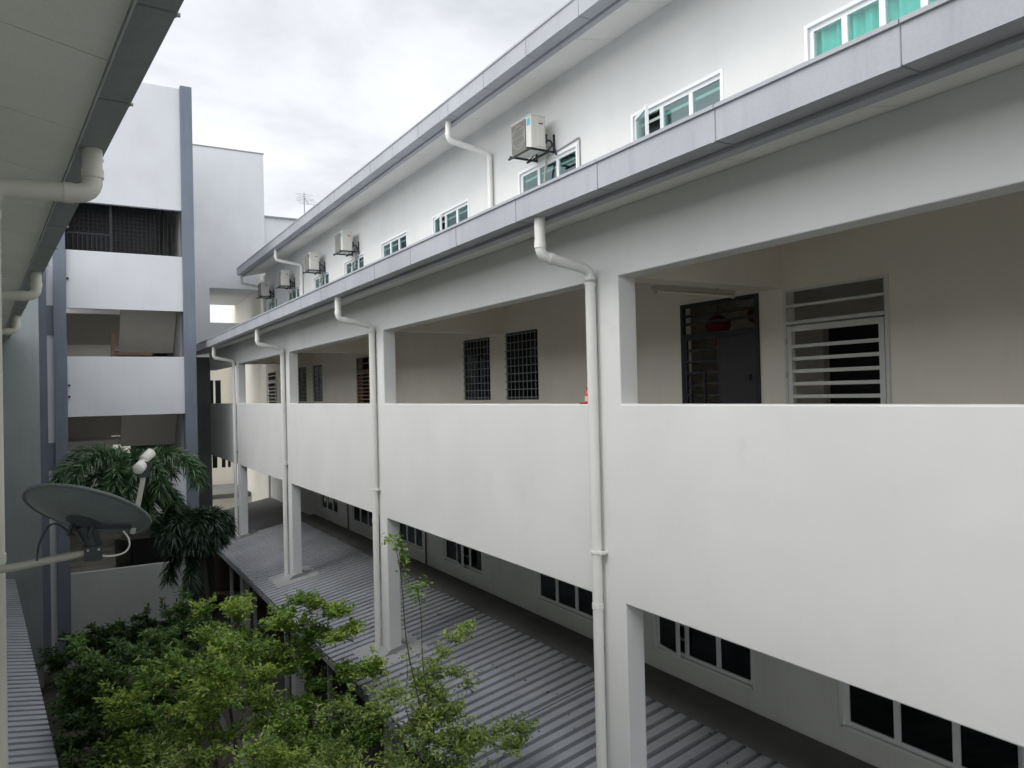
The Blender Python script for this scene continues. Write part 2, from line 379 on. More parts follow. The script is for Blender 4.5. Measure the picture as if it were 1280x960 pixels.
# rooms behind: back wall, floors, partitions
mb = MB(); mb.box(11.0, 11.2, Y0, 33.0, -7.85, 5.6); mb.build('rear_wall', 'wall2', B)
mb = MB(); mb.box(WX+.162, 10.998, Y0, 33, 1.96, 2.12); mb.box(WX+.162, 10.998, Y0, 33, -1.55, -1.25); mb.box(WX+.162, 10.998, Y0, 33, -4.72, -4.5)
mb.build('room_floor', 'slab', B)
mb = MB(); mb.box(BX+.24, WX, Y0, Y0+.2, -7.85, 1.86); mb.box(WX, 11.0, Y0-.2, Y0-.002, -7.85, 5.6); mb.build('end_wall', 'wall2', B)
mb = MB(); mb.box(WX+.165, 11.0, 33.002, 33.2, -7.85, 5.6); mb.build('end_wall', 'wall2', B)
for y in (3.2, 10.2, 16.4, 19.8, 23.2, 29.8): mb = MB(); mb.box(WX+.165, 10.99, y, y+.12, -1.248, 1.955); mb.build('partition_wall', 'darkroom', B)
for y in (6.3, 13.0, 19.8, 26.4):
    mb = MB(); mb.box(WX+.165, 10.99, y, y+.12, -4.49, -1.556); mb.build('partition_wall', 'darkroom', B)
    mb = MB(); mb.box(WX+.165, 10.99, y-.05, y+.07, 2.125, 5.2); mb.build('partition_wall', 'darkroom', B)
# small entrance lobby behind the two gates
mb = MB(); wall(mb, 'X', 8.6, 8.72, 4.3, 10.19, -1.248, 1.955, [(5.62, 6.52, -1.25, .80)]); mb.build('lobby_wall', 'inner', B)
mb = MB(); mb.box(8.73, 8.77, 5.60, 6.54, -1.247, .80); mb.build('lobby_door', 'doordark', B)

# ---- upper storey wall
up_win = [(3.85, 5.62), (6.95, 8.70), (10.17, 11.98), (14.1, 15.85), (17.45, 19.2), (20.6, 22.35), (23.95, 25.7), (27.6, 29.3), (30.95, 32.6), (.4, 2.2), (-2.9, -1.1)]
WZ0, WZ1 = 2.9, 4.06
mb = MB(); wall(mb, 'X', WX, WX+.16, Y0, 33.0, 1.952, 5.40, [(a, b, WZ0, WZ1) for a, b in up_win])
weld(mb.build('upper_wall', 'wall2', B))
# ---- lower storey wall
low_win = [(3.62, 5.45), (6.75, 8.55), (10.0, 11.80), (13.95, 15.8), (17.0, 18.6), (20.3, 22.3), (23.7, 25.6), (.3, 2.1), (-3, -1.2)]
LX = 7.36
LZ0, LZ1 = -3.76, -2.5
mb = MB(); wall(mb, 'X', LX, LX+.10, Y0, 33.0, -7.85, -1.554, [(a, b, LZ0, LZ1) for a, b in low_win] + [(23.6, 24.9, -7.74, -5.4), (15, 16.2, -7.74, -5.4)])
weld(mb.build('lower_wall', 'lowwall', B))
for y in (22.6, 16.75):
    mb = MB(); mb.tube([(LX-.03, y, -4.13), (LX-.03, y, -1.56)], .018, 8); mb.build('wall_pipe', 'black', B)

def window(X, ya, yb, z0, z1, n, glass='glass', parent=B, open_left=False, bars=True, sashes=()):
    """white framed strip window set into a wall whose face is at X, looking to -x"""
    xf = X + .03
    mb = MB(); t = .05
    mb.box(xf, xf+.05, ya, yb, z0, z0+t); mb.box(xf, xf+.05, ya, yb, z1-t, z1)
    mb.box(xf, xf+.05, ya, ya+t, z0+t, z1-t); mb.box(xf, xf+.05, yb-t, yb, z0+t, z1-t)
    for k in range(1, n):
        y = ya + (yb-ya)*k/n; mb.box(xf, xf+.05, y-.035, y+.035, z0+t, z1-t)
    mb.box(X-.012, xf-.001, ya-.03, yb+.03, z0-.03, z0-.001)
    # surround lip
    mb.box(X-.012, X-.001, ya-.045, ya-.001, z0-.03, z1+.045); mb.box(X-.012, X-.001, yb+.001, yb+.045, z0-.03, z1+.045); mb.box(X-.012, X-.001, ya-.001, yb+.001, z1+.001, z1+.045)
    w = mb.build('window', 'frame', parent)
    mb = MB()
    for k in range(n):
        if k in sashes: continue
        a = ya + (yb-ya)*k/n + .036; b = ya + (yb-ya)*(k+1)/n - .036
        mb.box(xf+.02, xf+.026, a, b, z0+t, z1-t)
    mb.build('pane', glass, w)
    if bars:
        mb = MB(); z = z0 + .2
        while z < z1-.1: mb.box(xf+.055, xf+.065, ya+.02, yb-.02, z, z+.04); z += .2
        mb.build('grille', 'whiteiron', w)
    for k, ang in (sashes.items() if sashes else ()):
        a = ya + (yb-ya)*k/n + .03; b = ya + (yb-ya)*(k+1)/n - .03; wd = b-a
        s = Matrix.Translation((xf-.01, a if ang > 0 else b, 0)) @ Matrix.Rotation(radians(ang), 4, 'Z')
        sg = 1 if ang > 0 else -1
        def bx(m_, y0, y1, z0_, z1_, x0=-.02, x1=.02): m_.box(x0, x1, min(y0*sg, y1*sg), max(y0*sg, y1*sg), z0_, z1_)
        m1 = MB(s); bx(m1, 0, wd, z0+.02, z0+.07); bx(m1, 0, wd, z1-.07, z1-.02); bx(m1, 0, .045, z0+.07, z1-.07); bx(m1, wd-.045, wd, z0+.07, z1-.07)
        so = m1.build('sash', 'frame', w)
        m2 = MB(s); bx(m2, .046, wd-.046, z0+.071, z1-.071, -.003, .003); m2.build('sash_glass', glass, w)
    return w

for i, (a, b) in enumerate(up_win):
    window(WX, a, b, WZ0, WZ1, 3 if i else 4, glass='glass' if i else 'glassclear', bars=(i > 0), sashes={2: -22} if i == 1 else ({2: -9} if i == 3 else {}))
# curtain behind the nearest window
mb = MB(); ys = np.linspace(3.75, 5.72, 90); prof = [(7.44 + .03*sin(y*34) + .015*sin(y*61+1), y) for y in ys]
vs = []; fs = []
for x, y in prof: vs += [(x, y, 2.7), (x, y, 4.15)]
k = len(vs); vs += [(x+.012, y, z) for x, y, z in vs]
n_ = len(prof)
for i in range(n_-1): fs += [(2*i, 2*i+1, 2*i+3, 2*i+2), (k+2*i, k+2*i+2, k+2*i+3, k+2*i+1)]
mb.add(vs, fs, True); mb.build('curtain', 'curtain', B)
for i, (a, b) in enumerate(low_win):
    window(LX, a, b, LZ0, LZ1, 3, 'glasslow', bars=True, sashes={1: -14} if i == 3 else ({2: -10} if i == 1 else {}))

# ---- corridor windows with iron grilles
def corridor_window(key):
    a, b, z0, z1 = cor_open[key]
    mb = MB(); xf = WX+.03; t = .045
    mb.box(xf, xf+.04, a, b, z0, z0+t); mb.box(xf, xf+.04, a, b, z1-t, z1); mb.box(xf, xf+.04, a, a+t, z0+t, z1-t); mb.box(xf, xf+.04, b-t, b, z0+t, z1-t)
    mb.box(xf, xf+.04, (a+b)/2-.02, (a+b)/2+.02, z0+t, z1-t)
    w = mb.build('corridor_window', 'black', B)
    mb = MB(); mb.box(xf+.02, xf+.025, a+t, b-t, z0+t, z1-t); mb.build('pane', 'glasslow', w)
    mb = MB()
    for k in range(8): y = a+.07+(b-a-.14)*k/7; mb.box(WX-.02, WX-.01, y-.005, y+.005, z0, z1)
    for k in range(9): z = z0+.05+(z1-z0-.1)*k/8; mb.box(WX-.032, WX-.021, a, b, z-.007, z+.007)
    mb.build('iron_grille', 'post', w)
for k in ('w1', 'w2', 'w3', 'w4', 'w5'): corridor_window(k)
mb = MB(); mb.box(WX+.05, WX+.09, 1.0, 2.0, -1.248, .85); d_ = mb.build('door', 'wood', B)
mb = MB(); mb.tube([(WX+.0, 1.1, -.25), (WX+.05, 1.1, -.25)], .02, 8); mb.build('handle', 'antenna', d_)

# ---- dark iron gate
a, b, z0, z1 = cor_open['gate_dark']
mb = MB(); x0, x1 = WX-.03, WX+.02
mb.box(x0, x1, a, a+.055, z0, z1); mb.box(x0, x1, b-.055, b, z0, z1); mb.box(x0, x1, a+.055, b-.055, z1-.05, z1)
mb.box(x0, x1, a+.055, b-.055, .66, .74)
gd = mb.build('iron_gate', 'black', B)
mb = MB()
for z in (.86, .97): mb.box(x0+.01, x1-.01, a+.055, b-.055, z, z+.035)
mb.build('transom_slats', 'black', gd)
mb = MB(); mid = 7.06
mb.box(x0+.005, x1-.005, a+.056, mid, z0+.02, .655); mb.build('solid_leaf', 'doordark', gd)
mb = MB(); mb.box(x0+.005, x1-.005, mid+.001, mid+.05, z0+.02, .655); mb.box(x0+.005, x1-.005, b-.10, b-.056, z0+.02, .655)
z = z0+.1
while z < .6: mb.box(x0+.01, x1-.01, mid+.05, b-.10, z, z+.03); z += .15
mb.build('slatted_leaf', 'black', gd)
mb = MB(); mb.box(x0-.02, x0+.004, 7.32, 7.60, .20, .23); mb.box(x0-.02, x0+.004, 7.32, 7.60, -.22, -.19); mb.box(x0-.02, x0+.004, 7.32, 7.35, -.19, .20); mb.box(x0-.02, x0+.004, 7.57, 7.60, -.19, .20); mb.box(x0-.02,x0+.004,7.35,7.57,.03,.05)
mb.build('letter_rack', 'black', gd)
mb = MB(); mb.box(x0-.03, x0+.004, a+.12, a+.20, .1, .16); mb.build('lock', 'black', gd)

# ---- white slatted gate
def white_gate(key, mat='whiteiron', step=.145):
    a, b, z0, z1 = cor_open[key]
    mb = MB(); x0, x1 = WX-.035, WX+.01
    mb.box(x0, x1, a, a+.035, z0, z1); mb.box(x0, x1, b-.035, b, z0, z1); mb.box(x0, x1, a+.035, b-.035, z1-.03, z1); mb.box(x0, x1, a+.035, b-.035, .72, .76)
    mb.box(x0+.005, x1-.005, a+.035, b-.035, .92, .95)
    gw = mb.build('slatted_gate', mat, B)
    mb = MB(); mb.box(x0, x1, a+.045, a+.105, z0+.02, .70); mb.box(x0, x1, b-.105, b-.045, z0+.02, .70)
    mb.box(x0, x1, a+.105, b-.105, .635, .70)
    z = z0+.1
    while z < .56: mb.box(x0+.01, x1-.01, a+.105, b-.105, z, z+.04); z += step
    mb.build('gate_leaf', mat, gw)
    mb = MB()
    for z in (-.5, .1, .5): mb.tube([(x0-.012, b-.04, z), (x0-.012, b-.04, z+.07)], .012, 8)
    mb.build('hinge', 'armgrey', gw)
white_gate('gate_white'); white_gate('gate_far')
white_gate('louvre', 'wood', .105)
# raised plaster surround of the white gate
a, b, z0, z1 = cor_open['gate_white']

# ---- eaves: soffit boards, fascia, gutter with joints and lips
def eave(parent, fr, x_out, x_in, zb, zt, wallx, wallz, ya, yb, joint, jstart, side, soff, gmat, ssp=1.22, roofpitch=.19, rooftop=None):
    """side=+1: the building lies at +x of the gutter; -1 mirrors"""
    s = side
    def prof(mbx, pts, y0, y1):
        pts = pts if s > 0 else pts[::-1]
        mbx.prismY(pts, y0, y1)
    mbg = MB(fr); ys = [ya]; y = jstart
    while y < yb:
        if y > ya: ys.append(y)
        y += joint
    ys.append(yb); T = .006
    L_ = x_out; R_ = x_in
    outer = [(L_-s*.018, zt), (L_-s*.018, zt-.028), (L_, zt-.034), (L_, zb), (R_, zb), (R_, zt-.06), (R_-s*T, zt-.06), (R_-s*T, zb+T), (L_+s*T, zb+T), (L_+s*T, zt)]
    for k in range(len(ys)-1):
        prof(mbg, outer, ys[k]+.004, ys[k+1]-.004)
    gu = mbg.build('gutter', gmat, parent)
    for y in ys[1:-1]:
        mj = MB(fr)
        prof(mj, [(L_-s*.003, zt-.04), (L_-s*.003, zb-.004), (R_, zb-.004), (R_, zb-.001), (L_+s*.001, zb-.001), (L_+s*.001, zt-.04)], y+.008, y+.045)
        mj.box(min(L_+s*.008, R_-s*.01), max(L_+s*.008, R_-s*.01), y-.012, y+.012, zb+.008, zb+.014)
        mj.box(min(L_+s*.007, L_+s*.010), max(L_+s*.007, L_+s*.010), y-.012, y+.012, zb+.014, zt-.01)
        mj.build('joint_strap', gmat, gu)
        if s < 0:
            mk = MB(fr); mk.tube([(L_-s*.016, y+.025, zb+.004), (L_, y+.025, zb+.004)], .011, 8)
            mk.build('bolt', 'armgrey', gu)
    # fascia
    mf = MB(fr); fx = R_ + s*.012; fw_ = .075 if s > 0 else .014
    prof(mf, [(fx, zt-.02), (fx, zb-.035), (fx+s*fw_, zb-.045), (fx+s*fw_, zt-.02)], ya, yb); mf.build('fascia', gmat, parent)
    # soffit boards with narrow open joints
    ms = MB(fr); sx = fx + s*(fw_+.002); sz = zb-.02
    y = ya; k = 0
    while y < yb:
        e_ = min(y+ssp, yb)
        prof(ms, [(sx, sz), (wallx-s*.002, wallz), (wallx-s*.002, wallz+.012), (sx, sz+.012)], y+.006, e_-.006)
        y += ssp; k += 1
    ms.build('soffit', soff, parent)
    mn = MB(fr); prof(mn, [(sx, sz+.05), (wallx-s*.002, wallz+.05), (wallx-s*.002, wallz+.06), (sx, sz+.06)], ya, yb); mn.build('soffit_backing', 'gap', parent)
    return gu

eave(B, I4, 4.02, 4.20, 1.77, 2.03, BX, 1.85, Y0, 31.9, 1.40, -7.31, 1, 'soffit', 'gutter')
eave(B, I4, 6.20, 6.42, 5.23, 5.53, WX, 5.385, Y0, 33.35, 1.40, -6.9, 1, 'soffit', 'gutter')
# roofs over the corridor and over the upper storey
mb = MB(); mb.prismY([(4.24, 2.0), (WX-.002, 2.55), (WX-.002, 2.60), (4.24, 2.05)], Y0, 32.2); mb.build('lower_roof', 'zinc', B)
mb = MB(); mb.prismY([(6.46, 5.5), (9.2, 6.2), (11.9, 5.5), (11.9, 5.56), (9.2, 6.27), (6.46, 5.56)], Y0-.3, 33.35); mb.build('upper_roof', 'zinc', B)

def downpipe(parent, fr, pts, r, bend, mat, collars, name='downpipe'):
    mb = MB(fr); P = rpath(pts, bend); mb.tube(P, r, 20)
    for c, d in collars:
        c = Vector(c); d = Vector(d).normalized(); mb.tube([c-d*.03, c+d*.03], r+.006, 20)
    return mb.build(name, mat, parent)
for k in range(-1, 4):
    y = 6.43 + 6.66*k; xo = 4.14
    p = downpipe(B, I4, [(xo, y, 1.775), (xo, y, 1.38), (BX-.075, y, 1.28), (BX-.075, y, -4.62)], .055, .10, 'pipe',
             [((xo, y, 1.49), (0,0,1)), ((xo+.12, y, 1.363), (1,0,-.15)), ((BX-.075, y, 1.14), (0,0,1)), ((BX-.075, y, -2.25), (0,0,1)), ((BX-.075, y, 1.72-.55), (0,0,1))])
    mb = MB(); mb.tube([(BX-.075, y, -1.70), (BX-.075, y, -1.67)], .064, 20); mb.box(BX-.10, BX-.005, y-.10, y-.062, -1.70, -1.675); mb.box(BX-.10, BX-.005, y+.062, y+.10, -1.72, -1.695)
    mb.build('pipe_clip', 'pipe', p)
for y in (13.0, 27.0, 33.1, -.9):
    xo = 6.34
    downpipe(B, I4, [(xo, y, 5.235), (xo, y, 4.86), (WX-.07, y, 4.74), (WX-.07, y, 2.5)], .055, .11, 'pipe',
             [((xo, y, 4.98), (0,0,1)), ((WX-.07, y, 4.6), (0,0,1))])

# ================================================================ AWNINGS
def corrugated(fr, xe, ze, xw, zw, ya, yb, p=.225, h=.075):
    mb = MB(fr); pts = []; y = ya
    while y < yb:
        pts += [(y, h), (y+p*.60, h), (y+p*.63, 0), (y+p*.97, 0)]
        y += p
    pts.append((y, h)); n = len(pts); vs = []
    def zz(x): return ze + (zw-ze)*(x-xe)/(xw-xe)
    for x in (xe, xw):
        for yy, hh in pts: vs.append((x, yy, zz(x)+hh))
    for x in (xe, xw):
        for yy, hh in pts: vs.append((x, yy, zz(x)+hh-.008))
    fs = []
    for i in range(n-1):
        fs += [(i, i+1, n+i+1, n+i), (2*n+i, 3*n+i, 3*n+i+1, 2*n+i+1), (i, 2*n+i, 2*n+i+1, i+1), (n+i, n+i+1, 3*n+i+1, 3*n+i)]
    if xw < xe: fs = [f[::-1] for f in fs]
    mb.add(vs, fs); return mb
A = thing('metal_awning', 'grey ribbed metal awning roof along the foot of the long corridor block', 'awning', 4.2, 12, -G)
corrugated(I4, 4.02, -4.79, 7.02, -4.215, -8, 26.35).build('roof_sheet', 'zinc', A)
mb = MB(); mb.prismY([(4.10, -4.80), (7.34, -4.18), (7.34, -4.24), (4.10, -4.86)], 26.6, 33.0); mb.build('flat_roof', 'slab', A)
mb = MB(); mb.prismY([(6.76, -4.175), (7.0, -4.125), (7.12, -4.105), (7.345, -4.06), (7.345, -4.19), (7.03, -4.20), (7.03, -4.135), (6.76, -4.187)], -8, 26.4); mb.build('wall_flashing', 'flashdark', A, bevel=.01)
def rz_(x): return .030 + -4.79 + .1917*(x-4.02)
for i, y in enumerate(cols):
    mb = MB(); mb.prismY([(4.38, rz_(4.38)+.046), (5.42, rz_(5.42)+.046), (5.42, rz_(5.42)+.039), (4.38, rz_(4.38)+.039)][::-1], y-.42, y+.80); 
    # mortar fillet round the column
    mb.prismY([(4.70, rz_(4.70)+.044), (4.82, rz_(4.8)+.13), (5.09, rz_(5.09)+.13), (5.2, rz_(5.2)+.044)][::-1], y-.05, y+CW+.10)
    mb.build('column_flashing', 'flash', A, bevel=.004)
mb = MB(); mb.prismY([(4.03, -4.80), (4.07, -4.80), (4.07, -4.90), (4.03, -4.90)][::-1], -8, 26.5); mb.build('edge_trim', 'post', A)
mb = MB(); mb.bar((4.05, 8.95, rz_(4.05)+.04), (7.0, 8.95, rz_(7.0)+.04), .022, .012); mb.build('sheet_lap', 'black', A)
for y in np.arange(-6, 27, 3.4):
    mb = MB(); mb.box(4.22, 4.30, y, y+.08, -7.74, -4.85); mb.build('post', 'post', A)
mb = MB()
for y in np.arange(-6, 27, 1.7): mb.bar((4.1, y+.04, -4.87), (7.3, y+.04, -4.25), .05, .08)
mb.build('rafter', 'post', A)

# ================================================================ LEFT BUILDING (its own 5 degree frame)
LB = thing('near_block', 'building on the left seen only as grey soffit, gutter and rain pipes overhead', 'building', -1.2, 10, -G, radians(5))
LE = 24.6
def mir(v): return v
# soffit etc. run to the left wall: building lies at -x
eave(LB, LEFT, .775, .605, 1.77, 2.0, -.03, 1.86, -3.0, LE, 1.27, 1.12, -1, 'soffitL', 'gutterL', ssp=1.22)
lc = [-1.06, 5.6, 12.26, 18.92]
hol = []; prev = -3.0
for y in lc + [LE]:
    if y > prev: hol += [(prev, y, -.14, 1.165), (prev, y, -4.7, -2.165)]
    prev = y + .38
mb = MB(LEFT); wall(mb, 'X', -.25, -.03, -3.0, LE, -7.85, 1.87, hol); weld(mb.build('corridor_front', 'wall', LB))
mb = MB(LEFT); mb.box(-2.5, -.252, -3, LE, -1.55, -1.25); mb.box(-2.5, -.252, -3, LE, 1.87, 1.95); mb.build('corridor_floor', 'slab', LB)
mb = MB(LEFT); wall(mb, 'X', -2.66, -2.5, -3, LE, -7.85, 2.5, [(2, 3.3, -.1, 1.1), (8, 9, -1.25, .9), (14, 15.3, -.1, 1.1)]); mb.box(-6.2, -6.0, -3, LE, -7.85, 2.5); mb.build('inner_wall', 'inner', LB)
mb = MB(LEFT); mb.box(-6.0, -2.67, -3.2, -3.0, -7.85, 2.5); mb.build('end_wall', 'wall', LB)
mb = MB(LEFT); mb.prismY([(.57, 2.0), (-2.9, 2.65), (-6.8, 2.0), (-6.8, 2.05), (-2.9, 2.70), (.57, 2.05)][::-1], -3, LE); mb.build('roof', 'zinc', LB)
for k in range(0, 3):
    y = 5.98 + 6.0*k
    zt = 1.775
    p = downpipe(LB, LEFT, [(.69, y, zt), (.69, y, 1.455), (.085, y, 1.43), (.085, y, -4.70)], .065, .11, 'pipeL',
             [((.69, y, 1.60), (0,0,1)), ((.54, y, 1.449), (1,0,.04)), ((.085, y, -1.0), (0,0,1)), ((.085, y, 1.25), (0,0,1))])
# projecting end wall of the near block (grey, in shade)
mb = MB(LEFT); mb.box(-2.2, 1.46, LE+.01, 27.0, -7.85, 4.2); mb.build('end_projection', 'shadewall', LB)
LA = thing('metal_awning', 'narrow ribbed metal awning at the lower left edge, below the satellite dish', 'awning', -.2, 10, -G, radians(5))
corrugated(LEFT, .83, -4.80, .0, -4.64, -3, 24.5).build('roof_sheet', 'zinc', LA)
for i, y in enumerate(lc):
    mb = MB(LEFT); mb.box(-.02, .20, y-.4, y+.75, -4.70, -4.615); mb.build('column_flashing', 'flash', LA, bevel=.004)
for y in np.arange(-2.5, 24, 3.4):
    mb = MB(LEFT); mb.box(.62, .70, y, y+.08, -7.8, -4.82); mb.build('post', 'post', LA)

# ================================================================ STAIR TOWER
TY = 27.0
T = thing('stair_tower', 'open stair tower with white parapet panels between blue-grey vertical fins', 'tower', 1.6, TY, -G)
TX0, TX1 = -.03, 3.31
bands = [(6.28, 10.35), (2.94, 4.75), (-.43, 1.44), (-3.75, -1.87), (-7.12, -5.25)]
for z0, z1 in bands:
    mb = MB(); mb.box(TX0, TX1, TY, TY+.16, z0, z1); mb.build('parapet', 'tower' if z0 > -5 else 'panelshade', T, bevel=.01)
mb = MB(); mb.box(TX1, TX1+.36, TY-.12, TY+.5, -7.85, 10.42); mb.build('fin', 'fin', T, bevel=.01)
mb = MB(); mb.box(TX0-.34, TX0, TY-.12, TY+.5, -7.85, 10.42); mb.build('fin', 'fin', T, bevel=.01)
mb = MB(); mb.box(-.55, -.371, TY+.05, TY+.2, 3.0, 10.35); mb.box(-.55, -.371, TY+.05, TY+.2, -1.2, 2.1);  mb.box(-.55, -.371, TY+.05, TY+.2, -7.85, -2.0); mb.build('side_panel', 'tower', T)
mb = MB(); mb.box(-1.6, -.551, TY-.05, TY+.3, -7.85, 10.35)
for z in (2.1, -2.0): mb.box(-.55, -.371, TY, TY+.3, z, z+.9 if z > 0 else z+.8)
mb.build('side_fin', 'fin', T)
mb = MB(); mb.box(TX1+.02, TX1+.2, TY+.5, 33, -7.85, 10.3); mb.box(-.7, -.5, TY+.5, 33, -7.85, 10.3); mb.build('side_wall', 'tower', T)
mb = MB(); wall(mb, 'Y', 33, 33.2, -.7, TX1+.2, -7.85, 10.3, [(1.4, 2.4, -2.6, -1.3), (-.2, 3.1, 3.4, 6.0)]); mb.build('back_wall', 'towerin', T)
mb = MB(); mb.box(-.7, TX1+.2, TY+.16, 33.2, 10.302, 10.4); mb.build('tower_roof', 'slab', T)
for k, z in enumerate((3.65, .34, -2.97, -6.28)):
    mb = MB(); mb.box(-.5, TX1+.02, TY+.161, TY+1.4, z-.18, z); mb.build('landing', 'towerin', T)
for k, z in enumerate((5.3, 1.99, -1.32, -4.63)):      # landings at the back, at floor level
    mb = MB(); mb.box(-.5, TX1+.02, 30.0, 32.99, z-.18, z); mb.build('landing', 'towerin', T)
    for (xa, xb, za, zb2) in ((-.45, 1.3, z-3.31+1.66, z), (1.55, 3.3, z, z-1.65)):
        m = MB(); n = 10; ya_, yb_ = TY+1.4, 30.0
        zlo, zhi = (z-1.65, z)
        prof = []
        for s_ in range(n):
            y_ = ya_ + (yb_-ya_)*s_/n; zz0 = zlo + (zhi-zlo)*s_/n; zz1 = zlo + (zhi-zlo)*(s_+1)/n
            prof += [(y_, zz0 if s_ else zlo), (y_, zz1)]
        prof += [(yb_, zhi), (yb_, zhi-.3), (ya_, zlo-.25)]
        if xa > 0: prof = [(y_, 2*zhi-z_ + (0)) for y_, z_ in prof]; prof = [(y_, z_) for y_, z_ in prof]
        if xa > 0:
            prof = [(ya_, z+1.65), (yb_, z), (yb_, z-.25), (ya_, z+1.40)]
            if k == 0: continue
        m.prismX(prof, xa, xb); m.build('stair_flight', 'towerin', T)
# dark mesh screen and railing in the top opening, handrail in the next
mb = MB()
for x in np.arange(-.02, 3.3, .13): mb.box(x-.012, x+.012, TY+.9, TY+.92, 4.4, 6.9)
for z in np.arange(4.4, 6.9, .13): mb.box(-.03, 2.7, TY+.925, TY+.94, z-.01, z+.01)
mb.build('mesh_screen', 'doordark', T)
mb = MB(); mb.box(-.4, 2.65, TY+1.1, TY+1.14, 3.7, 6.9); mb.build('dark_panel', 'doordark', T)
mb = MB(); mb.box(.0, 1.25, TY+.3, TY+.34, 5.33, 5.38); mb.box(.0, 1.25, TY+.3, TY+.34, 4.78, 4.82); mb.box(1.2, 1.28, TY+.28, TY+.36, 4.2, 6.3)
for x in np.arange(.05, 1.2, .13): mb.box(x-.012, x+.012, TY+.31, TY+.33, 4.82, 5.33)
mb.build('railing', 'black', T)
mb = MB(); mb.bar((1.25, TY+1.6, 1.62), (2.5, TY+1.6, 1.62), .06, .10); mb.bar((1.3, TY+1.62, 1.2), (1.3, TY+1.62, 2.3), .12, .3); mb.build('handrail', 'wood', T)
for z in (3.85, .55, .2):
    mb = MB(); mb.tube([(.02, TY-.06, z), (.02, TY, z)], .035, 8); mb.build('spout', 'black', T)

# ================================================================ REAR BLOCK behind
RB = thing('rear_block', 'tall plain white block at the far end with an open passage under it', 'building', 5.5, 34, -G)
mb = MB(); wall(mb, 'Y', 34.0, 36.5, -1.0, 7.53, 1.9, 10.74, [(5.21, 7.6, 3.28, 4.75)]); weld(mb.build('front_wall', 'tower', RB, bevel=.01))
mb = MB(); mb.box(7.535, 12.0, 34.1, 36.5, 5.6, 8.0); mb.build('side_volume', 'tower', RB)
mb = MB(); mb.box(7.53, 12.0, 34.02, 36.6, 8.001, 8.06); mb.box(-1.02, 7.55, 33.98, 36.52, 10.741, 10.79); mb.build('coping', 'post', RB)
mb = MB(); mb.box(7.32, 7.53, 33.22, 41.0, -7.85, 5.3); mb.build('passage_side_wall', 'cream', RB)
mb = MB(); mb.box(4.4, 5.0, 36.52, 36.8, -7.85, 1.3); mb.build('pier', 'lowwall', RB)
mb = MB(); mb.box(4.9, 7.3, 36.52, 40.0, 4.75, 4.9); mb.build('passage_ceiling', 'tower', RB)
FC = thing('far_house', 'cream painted wall with narrow windows glimpsed through the end of the corridor', 'building', 6, 41.3, -G)
fh = [(6.22, 6.42, -.2, 1.0), (6.5, 6.78, -.2, 1.0), (6.3, 6.55, -3.5, -2.7), (6.75, 6.95, -3.5, -2.7), (7.05, 7.2, -3.5, -2.7)]
mb = MB(); wall(mb, 'Y', 41.2, 41.4, 0, 12, -7.85, 1.9, fh); mb.build('wall', 'cream', FC)
mb = MB(); mb.box(0, 12, 43.0, 43.2, -7.85, 1.9); mb.build('rear_wall', 'darkroom', FC)
for h in fh:
    mb = MB(); mb.box(h[0], h[1], 41.28, 41.29, h[2], h[3]); w_ = mb.build('window', 'glasslow', FC)
mb = MB(); mb.box(4.9, 7.3, 36.8, 41.1, -4.55, -4.35); mb.build('ledge', 'slab', FC)

